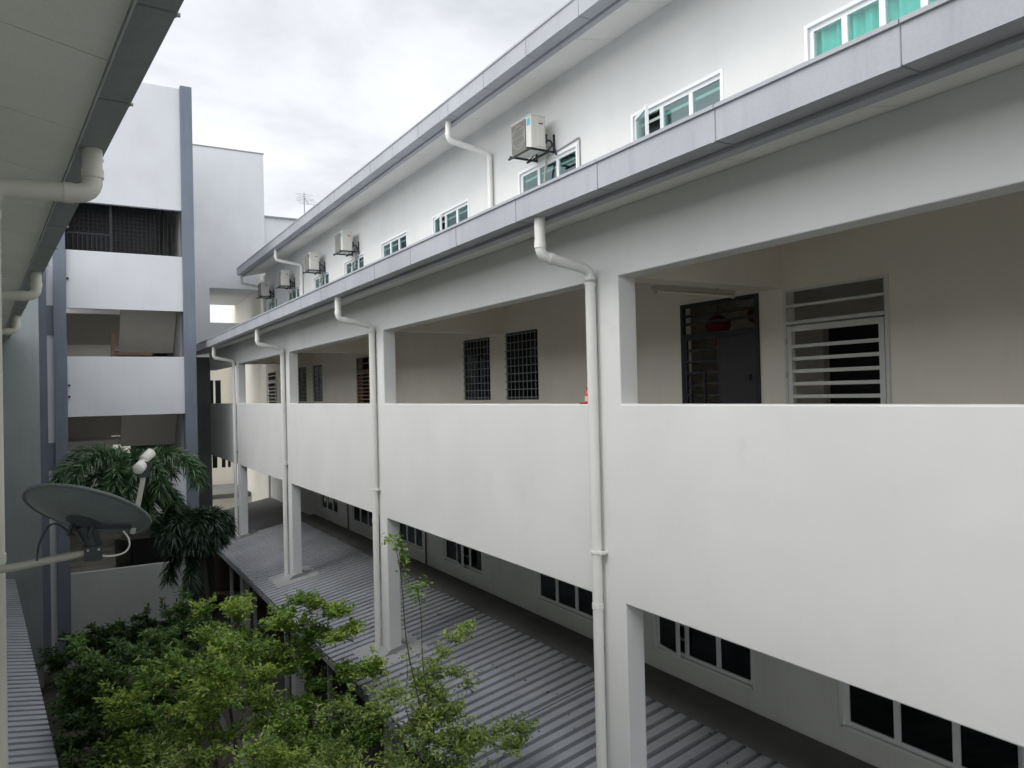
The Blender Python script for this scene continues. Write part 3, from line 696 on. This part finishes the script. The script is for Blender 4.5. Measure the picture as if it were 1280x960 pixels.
# ================================================================ AIR CONDITIONERS
def make_ac(y, z, label):
    o = thing('air_conditioner', label, 'air conditioner', 7.28, y, z, 0, 'outdoor air conditioner units on the upper wall')
    X0, X1, H, Ln = 6.80, 7.09, .545, .64
    mb = MB(); mb.box(X0, X1, y, y+Ln, z+.03, z+.03+H); mb.box(X0-.006, X1+.006, y-.006, y+Ln+.006, z+.03+H, z+.03+H+.02); mb.box(X0+.12, X0+.26, y-.012, y, z+.06, z+.50)
    mb.build('casing', 'acbody', o, bevel=.012)
    mb = MB(); mb.box(X0-.008, X0-.001, y+.165, y+Ln-.02, z+.055, z+.555); mb.build('fan_recess', 'acdark', o)
    mb = MB(); cy, cz = y+.165+(Ln-.185)/2, z+.305
    for k in range(13): yy = y+.175+(Ln-.205)*k/12; mb.box(X0-.022, X0-.014, yy-.006, yy+.006, z+.055, z+.555)
    for k in range(5): zz = z+.06+.49*k/4; mb.box(X0-.014, X0-.009, y+.165, y+Ln-.02, zz-.005, zz+.005)
    ring = [(X0-.012, cy+.2*cos(t), cz+.2*sin(t)) for t in np.linspace(0, 2*pi, 25)]; mb.tube(ring, .008, 6)
    mb.build('grille', 'acfin', o)
    mb = MB()
    for k in range(4): a_ = k*pi/2+.4; mb.bar((X0-.0085, cy, cz), (X0-.0085, cy+.17*cos(a_), cz+.17*sin(a_)), .002, .07)
    mb.build('fan_blade', 'black', o)
    mb = MB(); mb.box(X0-.004, X0-.001, y+.03, y+.13, z+.42, z+.54); mb.build('sticker', 'blue', o)
    mb = MB(); mb.box(X0+.15, X0+.23, y-.016, y-.0125, z+.44, z+.46); mb.build('badge', 'black', o)
    mb = MB()
    for yy in (y+.02, y+Ln-.05):
        mb.box(X0-.07, 7.299, yy, yy+.03, z-.0, z+.028); mb.box(7.27, 7.299, yy, yy+.03, z+.029, z+.32); mb.bar((7.12, yy+.015, z+.0), (7.28, yy+.015, z+.16), .02, .02)
    mb.box(X0-.07, X0-.04, y-.03, y+Ln+.03, z-.03, z-.001); mb.box(X1+.02, X1+.05, y-.03, y+Ln+.03, z-.03, z-.001)
    mb.build('bracket', 'black', o)
    mb = MB(); mb.tube(rpath([(X1, y+.05, z+.2), (7.2, y+.02, z+.2), (7.27, y-.02, z+.02), (7.27, y-.05, z-.05)], .03), .018, 8); mb.box(X1, X1+.05, y+.02, y+.14, z+.15, z+.3)
    mb.build('pipe', 'black', o)
    mb = MB(); mb.tube(rpath([(7.2, y+.1, z+.12), (7.26, y+.2, z+.05), (7.265, y+.3, z-.25), (7.27, y+.34, z-.42)], .05), .02, 8); mb.build('lagged_hose', 'armgrey', o)
    return o
ac = make_ac(10.76, 4.12, 'largest outdoor air conditioner unit with blue sticker, above a three-pane window')
def conduit(o, pts):
    mb = MB(); mb.tube(rpath(pts, .04), .012, 8); mb.build('conduit', 'post', o)
ylist = [(20.97, 4.16, 'second nearest air conditioner unit, above a strip window'),
         (24.3, 4.12, 'third nearest air conditioner unit, beside the bend of the upper white rain pipe'),
         (28.14, 4.12, 'fourth nearest air conditioner unit, between the rain pipe bend and the last unit'),
         (31.42, 4.14, 'farthest air conditioner unit, tucked into the end of the upper eave')]
acs = [dup(ac, 0, y-10.76, z-4.12, lab) for y, z, lab in ylist]
conduit(ac, [(7.285, 10.7, 4.13), (7.285, 10.05, 4.17), (7.285, 10.05, 2.5)])
for (y, z, lab), o in zip(ylist, acs):
    WM[o.name] = Matrix.Translation(o.location)
    conduit(o, [(7.285, y-.05, z-.05), (7.285, y+.5, z-.2), (7.285, y+.75, z-.3), (7.285, y+.75, 2.5)])

# ================================================================ CORRIDOR THINGS
bl = thing('batten_light', 'unlit fluorescent batten lamp fixed beneath the corridor cross beam', 'lamp', 6.6, 6.7, 1.26)
mb = MB(); mb.box(5.72, 6.98, 6.50, 6.58, 1.13, 1.18); mb.build('housing', 'batten', bl)
mb = MB(); mb.tube([(5.76, 6.53, 1.108), (6.94, 6.53, 1.108)], .016, 10); mb.build('tube', 'tube', bl)
mb = MB(); mb.box(5.725, 5.755, 6.51, 6.55, 1.085, 1.129); mb.box(6.945, 6.975, 6.51, 6.55, 1.085, 1.129); mb.build('end_cap', 'batten', bl)
mb = MB(); mb.box(6.0, 6.03, 6.53, 6.55, 1.181, 1.861); mb.box(6.7, 6.73, 6.53, 6.55, 1.181, 1.861); mb.build('hanger', 'batten', bl)

def lantern(x, y, z, r, label):
    o = thing('hanging_lantern', label, 'lantern', x, y, z, 0, 'red lanterns behind the dark gate')
    mb = MB(); n = 14; prof = [(r*.35, -.75*r), (r*.8, -.5*r), (r, -.05*r), (r*.82, .42*r), (r*.35, .7*r)]
    vs = []
    for rr, zz in prof:
        for k in range(n*2): a_ = pi*k/n; q = rr*(1 if k % 2 else .94); vs.append((x+q*cos(a_), y+q*sin(a_), z+zz))
    m2 = n*2; fs = [(i*m2+k, i*m2+(k+1) % m2, (i+1)*m2+(k+1) % m2, (i+1)*m2+k) for i in range(4) for k in range(m2)]
    fs += [tuple(range(m2-1, -1, -1)), tuple(range(4*m2, 5*m2))]
    mb.add(vs, fs); mb.build('shade', 'lantern', o)
    mb = MB(); mb.tube([(x, y, z+.7*r), (x, y, 1.3)], .004, 6); mb.build('cord', 'black', o)
    mb = MB(); mb.tube([(x, y, z-.75*r), (x, y, z-1.15*r)], .018, 8, r1=.03); mb.tube([(x, y, z-1.15*r), (x, y, z-1.7*r)], .03, 8, r1=.045); mb.build('tassel', 'red', o)
lantern(7.62, 7.42, .86, .17, 'dark red lantern hanging behind the middle of the dark iron gate')
lantern(7.62, 6.72, .93, .15, 'dark red lantern hanging behind the right edge of the dark iron gate')

rb = thing('red_bottle', 'small red bottle with pale label standing in a red tray on the parapet', 'bottle', 4.95, 6.80, -.14)
mb = MB(); x, y, z = 4.93, 6.76, -.14
mb.tube([(x, y, z+.017), (x, y, z+.10), (x, y, z+.125), (x, y, z+.135), (x, y, z+.16)], [.032, .032, .022, .013, .013], 16); mb.build('body', 'red', rb)
mb = MB(); mb.tube([(x, y, z+.03), (x, y, z+.085)], .0335, 16, cap=False); mb.build('label', 'label', rb)
mb = MB(); mb.tube([(x, y, z+.161), (x, y, z+.185)], .015, 12); mb.build('cap', 'lantern', rb)
mb = MB(); mb.tube([(x, y+.03, z+.001), (x, y+.03, z+.015)], .075, 20, r1=.085); tr = mb.build('drip_tray', 'red'); tr['label'] = 'shallow red tray on the parapet under the red bottle'; tr['category'] = 'tray'

# ================================================================ TV ANTENNA on the roof
an = thing('tv_antenna', 'thin television aerial on a mast above the far end of the roof', 'antenna', 9.84, 36, 8.06)
mb = MB(); mb.tube([(9.84, 36, 8.061), (9.84, 36, 9.8)], .02, 8); mb.build('mast', 'antenna', an)
mb = MB()
for k, z in enumerate((9.72, 9.6, 9.5, 9.38, 9.3, 9.2, 9.1)):
    w = [.42, .3, .38, .45, .5, .44, .36][k]; mb.tube([(9.84-w, 36-.1*k, z+.01*(k % 2)), (9.84+w, 36-.1*k, z-.02*(k % 3))], .007, 6)
mb.tube([(9.84, 36.1, 9.65), (9.84, 35.3, 9.1)], .018, 6); mb.build('elements', 'antenna', an)

# ================================================================ SATELLITE DISH
DC = Vector((.10, 5.5, -.675)); nrm = Vector((.336, .407, .849)).normalized()
sd_ = thing('satellite_dish', 'round grey satellite dish on a horizontal arm reaching out from the left', 'satellite dish', -.45, 5.5, -1.0)
ux = Vector((1, 0, 0)); ux = (ux - nrm*ux.dot(nrm)).normalized(); uy = nrm.cross(ux)
dfr = Matrix((( *[ux[0], uy[0], nrm[0]], DC[0]), (*[ux[1], uy[1], nrm[1]], DC[1]), (*[ux[2], uy[2], nrm[2]], DC[2]), (0, 0, 0, 1)))
mb = MB(dfr); RR, D = .365, .085; n = 72; prof = []
for i in range(13): r = RR*i/12; prof.append((r, D*(r/RR)**2 - D))
prof_o = [(r, z-.005) for r, z in prof]
ringp = prof[1:] + [(RR+.006, .004), (RR+.012, .0), (RR+.012, -.012), (RR+.004, -.016)] + prof_o[:0:-1]
vs = [(r*cos(2*pi*k/n), r*sin(2*pi*k/n)*1.04, z) for r, z in ringp for k in range(n)]
fs = [(i*n+k, i*n+(k+1) % n, (i+1)*n+(k+1) % n, (i+1)*n+k) for i in range(len(ringp)-1) for k in range(n)]
fs += [tuple(range(n-1, -1, -1)), tuple((len(ringp)-1)*n+k for k in range(n))]
mb.add(vs, fs, True); mb.build('reflector', 'dish', sd_)
hub = DC - nrm*.09
mb = MB(dfr); mb.tube([(0, 0, -.125), (0, 0, -.105), (0, 0, -.088)], [.05, .085, .105], 16); mb.box(-.065, -.05, -.04, .04, -.18, -.1); mb.box(.05, .065, -.04, .04, -.18, -.1)
mb.bar((.05, 0, -.105), (.27, -.02, -.06), .03, .018); mb.build('back_bracket', 'dishdark', sd_)
foot = Vector((.12, 5.47, -.93))
mb = MB(); mb.tube([hub-nrm*.02, hub*.5+foot*.5, foot], .035, 12); mb.box(foot.x-.05, foot.x+.05, foot.y-.045, foot.y+.045, foot.z-.06, foot.z+.03); mb.bar(hub-nrm*.04+Vector((.07, 0, 0)), foot+Vector((.04, 0, .02)), .03, .012)
mb.bar(hub-nrm*.04-Vector((.05, 0, 0)), foot+Vector((-.03, 0, .02)), .03, .012); mb.build('mount', 'dishdark', sd_)
mb = MB(); mb.tube([(-.60, 5.5, -1.0), (-.3, 5.49, -.985), (.13, 5.47, -.935)], .024, 14); mb.build('wall_arm', 'armgrey', sd_)
mb = MB(); mb.box(-.62, -.50, 5.40, 5.60, -1.1, -.9); mb.build('wall_plate', 'armgrey', sd_)
mb = MB()
for q in (-.03, .03): mb.tube([(foot.x+q, foot.y-.055, foot.z+.01), (foot.x+q, foot.y-.044, foot.z+.01)], .008, 8)
mb.build('bolt', 'armgrey', sd_)
low = DC + nrm*.0 + ux*.30 - uy*.06
la, lb_ = Vector((.345, 5.52, -.86)), Vector((.425, 5.56, -.47))
mb = MB(); mb.bar(la, lb_, .03, .03); mb.build('feed_arm', 'armgrey', sd_)
mb = MB(); mb.box(lb_.x-.035, lb_.x+.03, lb_.y-.03, lb_.y+.04, lb_.z-.03, lb_.z+.045); mb.tube([(lb_.x-.0, lb_.y, lb_.z+.02), (lb_.x+.02, lb_.y, lb_.z+.07)], .034, 14); mb.build('feed_clamp', 'dishdark', sd_)
mb = MB(); p0 = Vector((lb_.x-.035, lb_.y-.035, lb_.z+.035)); ax = Vector((-.6, -.45, -.5)).normalized()
def capsule(mbx, a, b, r):
    d = (b-a).normalized(); P = []; R_ = []
    for t in (0, .35, .7, 1): P.append(a - d*r*.5*cos(t*pi/2)); R_.append(max(.003, r*sin(t*pi/2)))
    P.append(b); R_.append(r); 
    for t in (.35, .75, 1): P.append(b + d*r*.25*t); R_.append(max(.003, r*(1-t*t*.98)))
    mbx.tube(P, R_, 18)
capsule(mb, Vector((lb_.x-.04, lb_.y-.06, lb_.z+.03)), Vector((lb_.x-.005, lb_.y+.01, lb_.z+.055)), .036); mb.build('feed_horn', 'lnb', sd_)
mb = MB(); capsule(mb, Vector((lb_.x+.0, lb_.y+.02, lb_.z+.085)), Vector((lb_.x+.05, lb_.y+.07, lb_.z+.125)), .032); mb.build('feed_horn', 'lnb', sd_)
mb = MB(); mb.tube(rpath([foot+Vector((.03, -.03, -.03)), foot+Vector((.10, -.03, -.05)), foot+Vector((.20, -.02, -.03)), foot+Vector((.21, 0, .05)), foot+Vector((.17, 0, .10))], .05), .006, 8)
mb.build('cable', 'lnb', sd_)
mb = MB(); mb.tube(rpath([foot+Vector((-.1, 0, .1)), foot+Vector((-.22, 0, .22)), foot+Vector((-.3, 0, .06)), foot+Vector((-.3, 0, -.03))], .08), .006, 8); mb.build('cable', 'dishdark', sd_)

# ================================================================ VEGETATION
def leaves(mb, attr, pts, dirs, ln, wd, shade):
    """folded diamond leaves: pts base, dirs unit direction"""
    n = len(pts); up = np.array([0, 0, 1.0]) + rng.normal(0, .35, (n, 3))
    side = np.cross(dirs, up); side /= np.linalg.norm(side, axis=1)[:, None]+1e-9
    nn = np.cross(side, dirs)
    l = (ln*rng.uniform(.7, 1.25, n))[:, None]; w = (wd*rng.uniform(.8, 1.2, n))[:, None]
    a = pts; m_ = pts + dirs*l*.55 - nn*l*.04; t = pts + dirs*l - nn*l*.16
    s1 = m_ + side*w*.5 + nn*w*.22; s2 = m_ - side*w*.5 + nn*w*.22
    V = np.stack([a, s1, t, s2], 1).reshape(-1, 3)
    k = len(mb.v); mb.v += V.tolist()
    F = []
    for i in range(n):
        b = k+4*i; F += [(b, b+1, b+2), (b, b+2, b+3)]
    mb.f += F; mb.sm += [False]*len(F)
    attr += np.repeat(np.clip(shade + rng.normal(0, .24, n), 0, 1), 2).tolist()

def tree(name, label, cat, base, clusters, leafmat, leaf=(.072, .036), dens=1.0, trunk_r=.05, group=None, fork=None, stems=1):
    """clusters: (x,y,z,rx,rz,tone) flattened sprays, each carried by its own limb"""
    o = thing(name, label, cat, base[0], base[1], -7.80, 0, group)
    b0 = Vector((base[0], base[1], -7.80)); cz = min(c[2] for c in clusters)
    cx = sum(c[0] for c in clusters)/len(clusters); cy = sum(c[1] for c in clusters)/len(clusters)
    top = Vector((base[0]*.6+cx*.4, base[1]*.6+cy*.4, sorted(c[2] for c in clusters)[int(len(clusters)*.55)]))
    tr = MB(); path = []
    for i in range(8):
        t = i/7; p = b0.lerp(top, t); p.x += .06*sin(t*7+base[0]*5); p.y += .06*cos(t*6+base[1]); path.append(p)
    tr.tube(path, [trunk_r*(1-.75*i/7) for i in range(8)], 8)
    cr = MB(); attr = []
    skel = []                                    # skeleton points that new limbs may leave from
    for i in range(7):
        for k in range(6): skel.append((path[i].lerp(path[i+1], k/6), trunk_r*(1-.75*(i+k/6)/7)))
    order = sorted(clusters, key=lambda c: (Vector(c[:3])-Vector((top.x, top.y, c[2]))).length + .3*(c[2]-cz))
    for (x, y, z, rx, rz, tone) in order:
        c = Vector((x, y, z)); best = None; bd = 1e9
        for p, r_ in skel:
            d_ = c-p
            if d_.z < -.02: continue
            flat = math.hypot(d_.x, d_.y); cost = d_.length + max(0, flat*.25-d_.z)*1.5
            if cost < bd: bd = cost; best = (p, r_)
        if best is None: best = skel[0]
        s0, rb = best; L0 = (c-s0).length; r0 = max(.0055, min(rb*.75, .006+.012*L0))
        mid = s0.lerp(c, .5) + Vector((random.uniform(-.06, .06), random.uniform(-.06, .06), random.uniform(-.05, .03)))*L0
        q2 = s0.lerp(c, .8) + Vector((random.uniform(-.04, .04), random.uniform(-.04, .04), 0))*L0
        P = [s0, s0.lerp(mid, .5) + Vector((0, 0, -.03*L0)), mid, q2, c]
        tr.tube(P, [r0, r0*.85, r0*.7, r0*.5, r0*.35], 5, cap=False)
        for i in range(1, 5):
            for k in range(3): skel.append((P[i-1].lerp(P[i], (k+1)/3), r0*(1-.16*i)))
        out = (c-s0).normalized() if L0 > .01 else Vector((0, 0, 1))
        ntw = max(5, int(46*dens*(rx/.45)**1.3))
        for k in range(ntw):
            # twigs leave the last part of the limb, mostly sideways, and carry leaves along their length
            b_ = s0.lerp(c, random.uniform(.72, 1.0)) if L0 < .8 else q2.lerp(c, random.random())
            a = random.uniform(0, 2*pi); ln_ = rx*abs(random.gauss(.75, .45)) + .05
            d = (Vector((cos(a), sin(a), random.gauss(.12, .35)*(.5+rz/rx))) + out*.5).normalized(); tip = b_ + d*ln_
            if k % 2 == 0: tr.tube([b_, b_.lerp(tip, .5)+Vector((0, 0, .01)), tip], [.005, .004, .002], 3, cap=False)
            nl = max(6, int(random.uniform(50, 85)*ln_)) + 4
            tt = rng.uniform(.25, 1.05, nl)[:, None]*ln_; pts = np.array(b_) + np.array(d)*tt + rng.normal(0, .022, (nl, 3))
            dirs = rng.normal(0, 1, (nl, 3)); dirs[:, 2] = dirs[:, 2]*.5+.05; dirs = dirs + np.array(d)*.8; dirs /= np.linalg.norm(dirs, axis=1)[:, None]
            leaves(cr, attr, pts, dirs, leaf[0], leaf[1], tone + .12*random.uniform(-1, 1))
    tr.build('trunk', 'bark', o)
    cr.build('crown', leafmat, o, attr=attr)
    return o

def layered(cx, cy, z0, z1, R0, R1, n, tone=.5, rz=.07, seed=0):
    """loose sprays, wide at z0 and narrow at z1, each a small irregular clump"""
    rd = random.Random(seed); out_ = []; n = int(n*1.45)
    for i in range(n):
        t = ((i+.5)/n)**.8; R = (R0 + (R1-R0)*t)*1.12; a = i*2.4 + rd.uniform(-.6, .6); r = R*rd.uniform(.15, 1.0)**.6
        rx = rd.uniform(.12, .27)
        out_.append((cx + r*cos(a), cy + r*sin(a), z0 + (z1-z0)*t + rd.uniform(-.22, .22) + .12*(1-r/R), rx, rx*rd.uniform(.25, .75), min(1, max(0, tone + rd.uniform(-.25, .25)))))
        if rd.random() < .12:      # young shoots standing above the crown
            out_.append((cx + r*cos(a)*.9, cy + r*sin(a)*.9, z0 + (z1-z0)*t + rd.uniform(.25, .5), .09, .12, min(1, tone+.2)))
    return out_

TR = []
tree('courtyard_tree', 'broad bright green courtyard tree filling the bottom centre-left', 'tree', (1.7, 11.2), layered(1.5, 11.0, -5.4, -3.45, 1.15, .75, 34, .62, seed=1), 'leaf')
def scatter(cl, seed, k=3):
    rd = random.Random(seed); o_ = []
    for (x, y, z, rx, rz, t) in cl:
        for q in range(k):
            a = rd.uniform(0, 6.28); f = rd.uniform(.1, .85); r_ = rx*rd.uniform(.35, .62)
            o_.append((x+cos(a)*rx*f, y+sin(a)*rx*f, z+rd.uniform(-1.6, 1.4)*rz, r_, r_*rd.uniform(.25, .55), min(1, max(0, t+rd.uniform(-.2, .2)))))
    return o_
tree('courtyard_tree', 'tree with flat tiers of leaves reaching over the edge of the ribbed awning', 'tree', (3.35, 12.9),
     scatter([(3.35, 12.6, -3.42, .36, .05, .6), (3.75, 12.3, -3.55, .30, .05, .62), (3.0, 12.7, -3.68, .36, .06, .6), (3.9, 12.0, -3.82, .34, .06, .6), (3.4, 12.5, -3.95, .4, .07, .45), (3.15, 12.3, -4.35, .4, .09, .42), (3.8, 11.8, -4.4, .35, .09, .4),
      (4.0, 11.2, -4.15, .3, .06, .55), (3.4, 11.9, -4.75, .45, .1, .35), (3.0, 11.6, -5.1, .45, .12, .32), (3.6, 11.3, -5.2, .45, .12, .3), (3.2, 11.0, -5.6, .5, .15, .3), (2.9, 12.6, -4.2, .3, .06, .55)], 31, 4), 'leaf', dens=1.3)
tree('courtyard_tree', 'nearest tree at the bottom centre with loose sprays over the awning', 'tree', (3.3, 7.9),
     scatter([(3.35, 8.0, -3.75, .42, .08, .6), (3.75, 8.1, -3.65, .32, .06, .55), (2.85, 8.3, -3.55, .38, .07, .62), (4.05, 8.0, -4.0, .40, .07, .5), (4.45, 7.9, -4.12, .26, .05, .5), (3.0, 7.6, -4.1, .42, .1, .55), (3.6, 7.6, -4.2, .42, .1, .55), (2.5, 8.2, -4.1, .4, .1, .6), (3.9, 7.5, -4.45, .35, .08, .5),
      (3.7, 8.5, -3.4, .2, .05, .6), (3.2, 7.3, -4.5, .45, .1, .5), (2.7, 7.6, -4.5, .45, .1, .55), (3.5, 7.0, -4.6, .4, .1, .5)], 32, 4) + [(3.62, 8.4, -3.5, .15, .06, .6), (3.78, 8.5, -3.36, .14, .05, .65), (3.95, 8.6, -3.22, .13, .05, .7), (4.12, 8.65, -3.10, .12, .04, .7), (4.27, 8.7, -3.03, .11, .04, .72), (4.42, 8.75, -3.0, .09, .03, .72), (4.05, 8.4, -3.42, .12, .05, .6), (4.2, 8.3, -3.5, .10, .05, .6)], 'leaf3', leaf=(.058, .029), dens=1.25)
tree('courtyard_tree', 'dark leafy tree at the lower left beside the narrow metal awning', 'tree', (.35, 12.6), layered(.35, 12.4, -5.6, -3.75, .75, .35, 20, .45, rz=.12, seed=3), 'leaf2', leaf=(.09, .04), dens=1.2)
tree('courtyard_tree', 'slender bright tree in the middle with upright leafy tips, left of the awning edge', 'tree', (2.4, 13.6), layered(2.2, 13.3, -5.0, -3.55, .75, .3, 18, .6, rz=.12, seed=4), 'leaf', leaf=(.085, .036))
tree('courtyard_tree', 'dim small tree standing against the lowest white tower panel', 'tree', (2.1, 19.0), layered(2.1, 19.0, -6.0, -4.9, .8, .3, 10, .4, seed=5), 'leaf2', leaf=(.11, .045), dens=.9)
tree('courtyard_tree', 'grey-green tree low in the left foreground under the other crowns', 'tree', (.9, 9.6), layered(.95, 9.6, -5.5, -4.35, .8, .55, 18, .5, rz=.1, seed=6), 'leaf3', leaf=(.085, .034))
tree('courtyard_tree', 'low dense green tree at the bottom between the broad tree and the nearest tree', 'tree', (2.3, 9.4), layered(2.3, 9.4, -5.4, -4.2, .75, .5, 20, .55, rz=.1, seed=8), 'leaf', leaf=(.066, .033))
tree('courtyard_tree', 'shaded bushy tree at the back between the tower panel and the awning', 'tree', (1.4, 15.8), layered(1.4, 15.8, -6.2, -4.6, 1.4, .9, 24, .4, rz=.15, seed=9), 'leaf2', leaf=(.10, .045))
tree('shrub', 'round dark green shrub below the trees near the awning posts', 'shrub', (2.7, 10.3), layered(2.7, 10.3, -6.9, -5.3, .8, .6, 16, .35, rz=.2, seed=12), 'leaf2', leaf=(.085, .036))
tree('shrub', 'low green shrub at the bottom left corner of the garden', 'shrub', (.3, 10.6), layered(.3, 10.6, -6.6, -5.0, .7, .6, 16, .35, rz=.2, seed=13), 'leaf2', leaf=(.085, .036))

def sapling(label, base, topp, r, tips, group='tall bare shoots'):
    o = thing('sapling', label, 'sapling', base[0], base[1], -7.8, 0, group)
    b0 = Vector(base); t0 = Vector(topp); P = []
    for i in range(12):
        t = i/11; p = b0.lerp(t0, t); p.x += .03*sin(t*9); p.y += .02*cos(t*7); P.append(p)
    mb = MB(); mb.tube([Vector((base[0], base[1], -7.8))] + P, [r*1.3] + [r*(1-.6*i/11) for i in range(12)], 7); mb.build('stem', 'bark', o)
    cr = MB(); attr = []
    for (dx_, dz_, sp, nl) in tips:
        c = t0 + Vector((dx_, 0, dz_)); pts = np.array(c) + rng.normal(0, sp, (nl, 3)); dirs = rng.normal(0, 1, (nl, 3)); dirs[:, 2] = dirs[:, 2]*.5; dirs /= np.linalg.norm(dirs, axis=1)[:, None]
        leaves(cr, attr, pts, dirs, .06, .03, .55)
    # a few leaves along the stem
    for p in P[3:]:
        pts = np.array(p) + rng.normal(0, .015, (3, 3)); dirs = rng.normal(0, 1, (3, 3)); dirs /= np.linalg.norm(dirs, axis=1)[:, None]; leaves(cr, attr, pts, dirs, .04, .02, .45)
    cr.build('foliage', 'leaf', o, attr=attr)
sapling('taller thin shoot with a curled leafy tip, crossing the white column', (3.52, 8.2, -4.2), (3.20, 8.2, -1.70), .011, [(0, .06, .035, 26), (-.09, .06, .03, 18), (.06, -.01, .04, 34), (.09, -.12, .035, 28), (.10, -.23, .03, 18), (.12, -.36, .025, 10)])
sapling('shorter thin shoot with a flat leafy head, right of the taller one', (3.62, 8.15, -4.2), (3.46, 8.2, -2.25), .010, [(0, .02, .06, 40), (.09, .04, .04, 22), (-.08, -.01, .04, 18), (0, -.12, .035, 22)])
sapling('lowest thin shoot with a few pale leaves at its tip', (3.38, 8.3, -4.2), (3.34, 8.3, -3.02), .006, [(0, 0, .045, 12), (0, -.1, .04, 8)])

def palm(label, base, crown, fronds, mat, ln=.30):
    o = thing('palm', label, 'palm', base[0], base[1], -7.8, 0, None)
    c = Vector(crown); mb = MB(); b0 = Vector((base[0], base[1], -7.8)); P = [b0.lerp(c, i/9) + Vector((.05*sin(i), 0, 0)) for i in range(10)]
    PP = []; RR_ = []
    for i in range(121):
        t = i/120; PP.append(Vector((b0.x+(c.x-b0.x)*t**5 + .03*sin(t*5), b0.y+(c.y-b0.y)*t**3, b0.z+(c.z-b0.z)*t))); RR_.append((.14-.05*min(1, t*4))*(1+(.05 if i % 3 == 0 else 0)))
    mb.tube(PP, RR_, 14)
    mb.build('trunk', 'palmbark', o)
    for az, el, L_, droop in fronds:
        m = MB(); attr = []; n = 16; az = radians(az); el0 = radians(el); p = c.copy(); pts = [p.copy()]; dirs = []
        for i in range(n):
            e_ = el0 - droop*(i/n)**1.2; d = Vector((cos(az)*cos(e_), sin(az)*cos(e_), sin(e_))); dirs.append(d); p = p + d*L_/n; pts.append(p.copy())
        m.tube(pts, [.025*(1-.85*i/n) for i in range(n+1)], 6); attr += [.3]*len(m.f)
        # bushy plume: leaflets all round the stem
        q = []; dd = []
        for i in range(2, n):
            for k in range(38):
                t = random.random(); b_ = pts[i].lerp(pts[i+1], t); d = dirs[i]
                r = Vector((random.gauss(0, 1), random.gauss(0, 1), random.gauss(0, 1))); r = (r - d*r.dot(d)).normalized()
                v = (r + d*random.uniform(.4, .9) + Vector((0, 0, -.25))).normalized(); q.append(b_); dd.append(v)
        q = np.array(q); dd = np.array(dd); nn = len(q); side = np.cross(dd, rng.normal(0, 1, (nn, 3))); side /= np.linalg.norm(side, axis=1)[:, None]
        l = (ln*rng.uniform(.6, 1.1, nn))[:, None]; w = .010
        mid_ = q + dd*l*.55; tip = q + dd*l + np.array([0, 0, -.22])*l
        V = np.stack([q-side*w, q+side*w, mid_+side*w*1.2, mid_-side*w*1.2, tip], 1).reshape(-1, 3); k0 = len(m.v); m.v += V.tolist()
        for i in range(nn):
            b = k0+5*i; m.f += [(b, b+1, b+2, b+3), (b+3, b+2, b+4)]; m.sm += [False, False]
        attr += np.repeat(rng.uniform(0, 1, nn), 2).tolist()
        m.build('frond', mat, o, attr=attr)
fr = [(178, 55, 2.3, 2.6), (215, 62, 2.4, 2.9), (250, 50, 2.0, 2.7), (290, 58, 2.2, 2.9), (330, 62, 2.3, 2.8), (5, 58, 2.3, 2.7), (50, 60, 2.2, 2.6), (110, 62, 2.2, 2.5), (150, 66, 2.4, 2.6), (225, 20, 1.6, 2.0), (310, 22, 1.6, 2.0), (270, 78, 1.9, 3.3), (195, 25, 1.9, 1.9), (240, 2, 1.5, 1.3), (285, -8, 1.4, 1.2), (200, -5, 1.5, 1.2), (330, 0, 1.4, 1.3), (262, 35, 1.9, 2.4)]
palm('foxtail palm with bushy green plumes in front of the stair tower', (2.85, 22.3), (1.35, 21.2, -1.95), fr, 'palm', .40)
fr2 = [(a+12, e+4, l*.55, d*1.15) for a, e, l, d in fr] + [(200, -40, 1.4, .8), (250, -50, 1.6, .6), (258, -66, 1.8, .4)]
palm('darker lower palm right of the taller palm, against the grey end pier', (2.95, 20.6), (2.70, 20.5, -3.2), fr2, 'palmdark', .36)
for i, (x, y) in enumerate(((.2, 24.6), (1.6, 25.2), (2.9, 24.8))):
    tree('shrub', ['dark shrub at the foot of the stair tower, left', 'dark shrub at the foot of the stair tower, middle', 'dark shrub at the foot of the stair tower, right'][i], 'shrub', (x, y), layered(x, y, -7.5, -6.6, .9, .6, 10, .25, rz=.2, seed=20+i), 'leaf2', leaf=(.12, .05))

# fallen leaves lying in the grooves of the awning
mb = MB(); attr = []; n = 260
xs = rng.uniform(4.15, 6.8, n); ys = rng.uniform(3, 24, n); zs = -4.79 + .1917*(xs-4.02) + .079
d_ = rng.normal(0, 1, (n, 3)); d_[:, 2] = .02; d_ /= np.linalg.norm(d_, axis=1)[:, None]
leaves(mb, attr, np.stack([xs, ys, zs], 1), d_, .055, .028, .4)
M['litter'] = leaf_mat('dry_leaf', (.05, .03, .015), (.11, .07, .03), (.2, .15, .06))
struct(mb.build('fallen_leaves', 'litter', attr=attr), 'stuff')
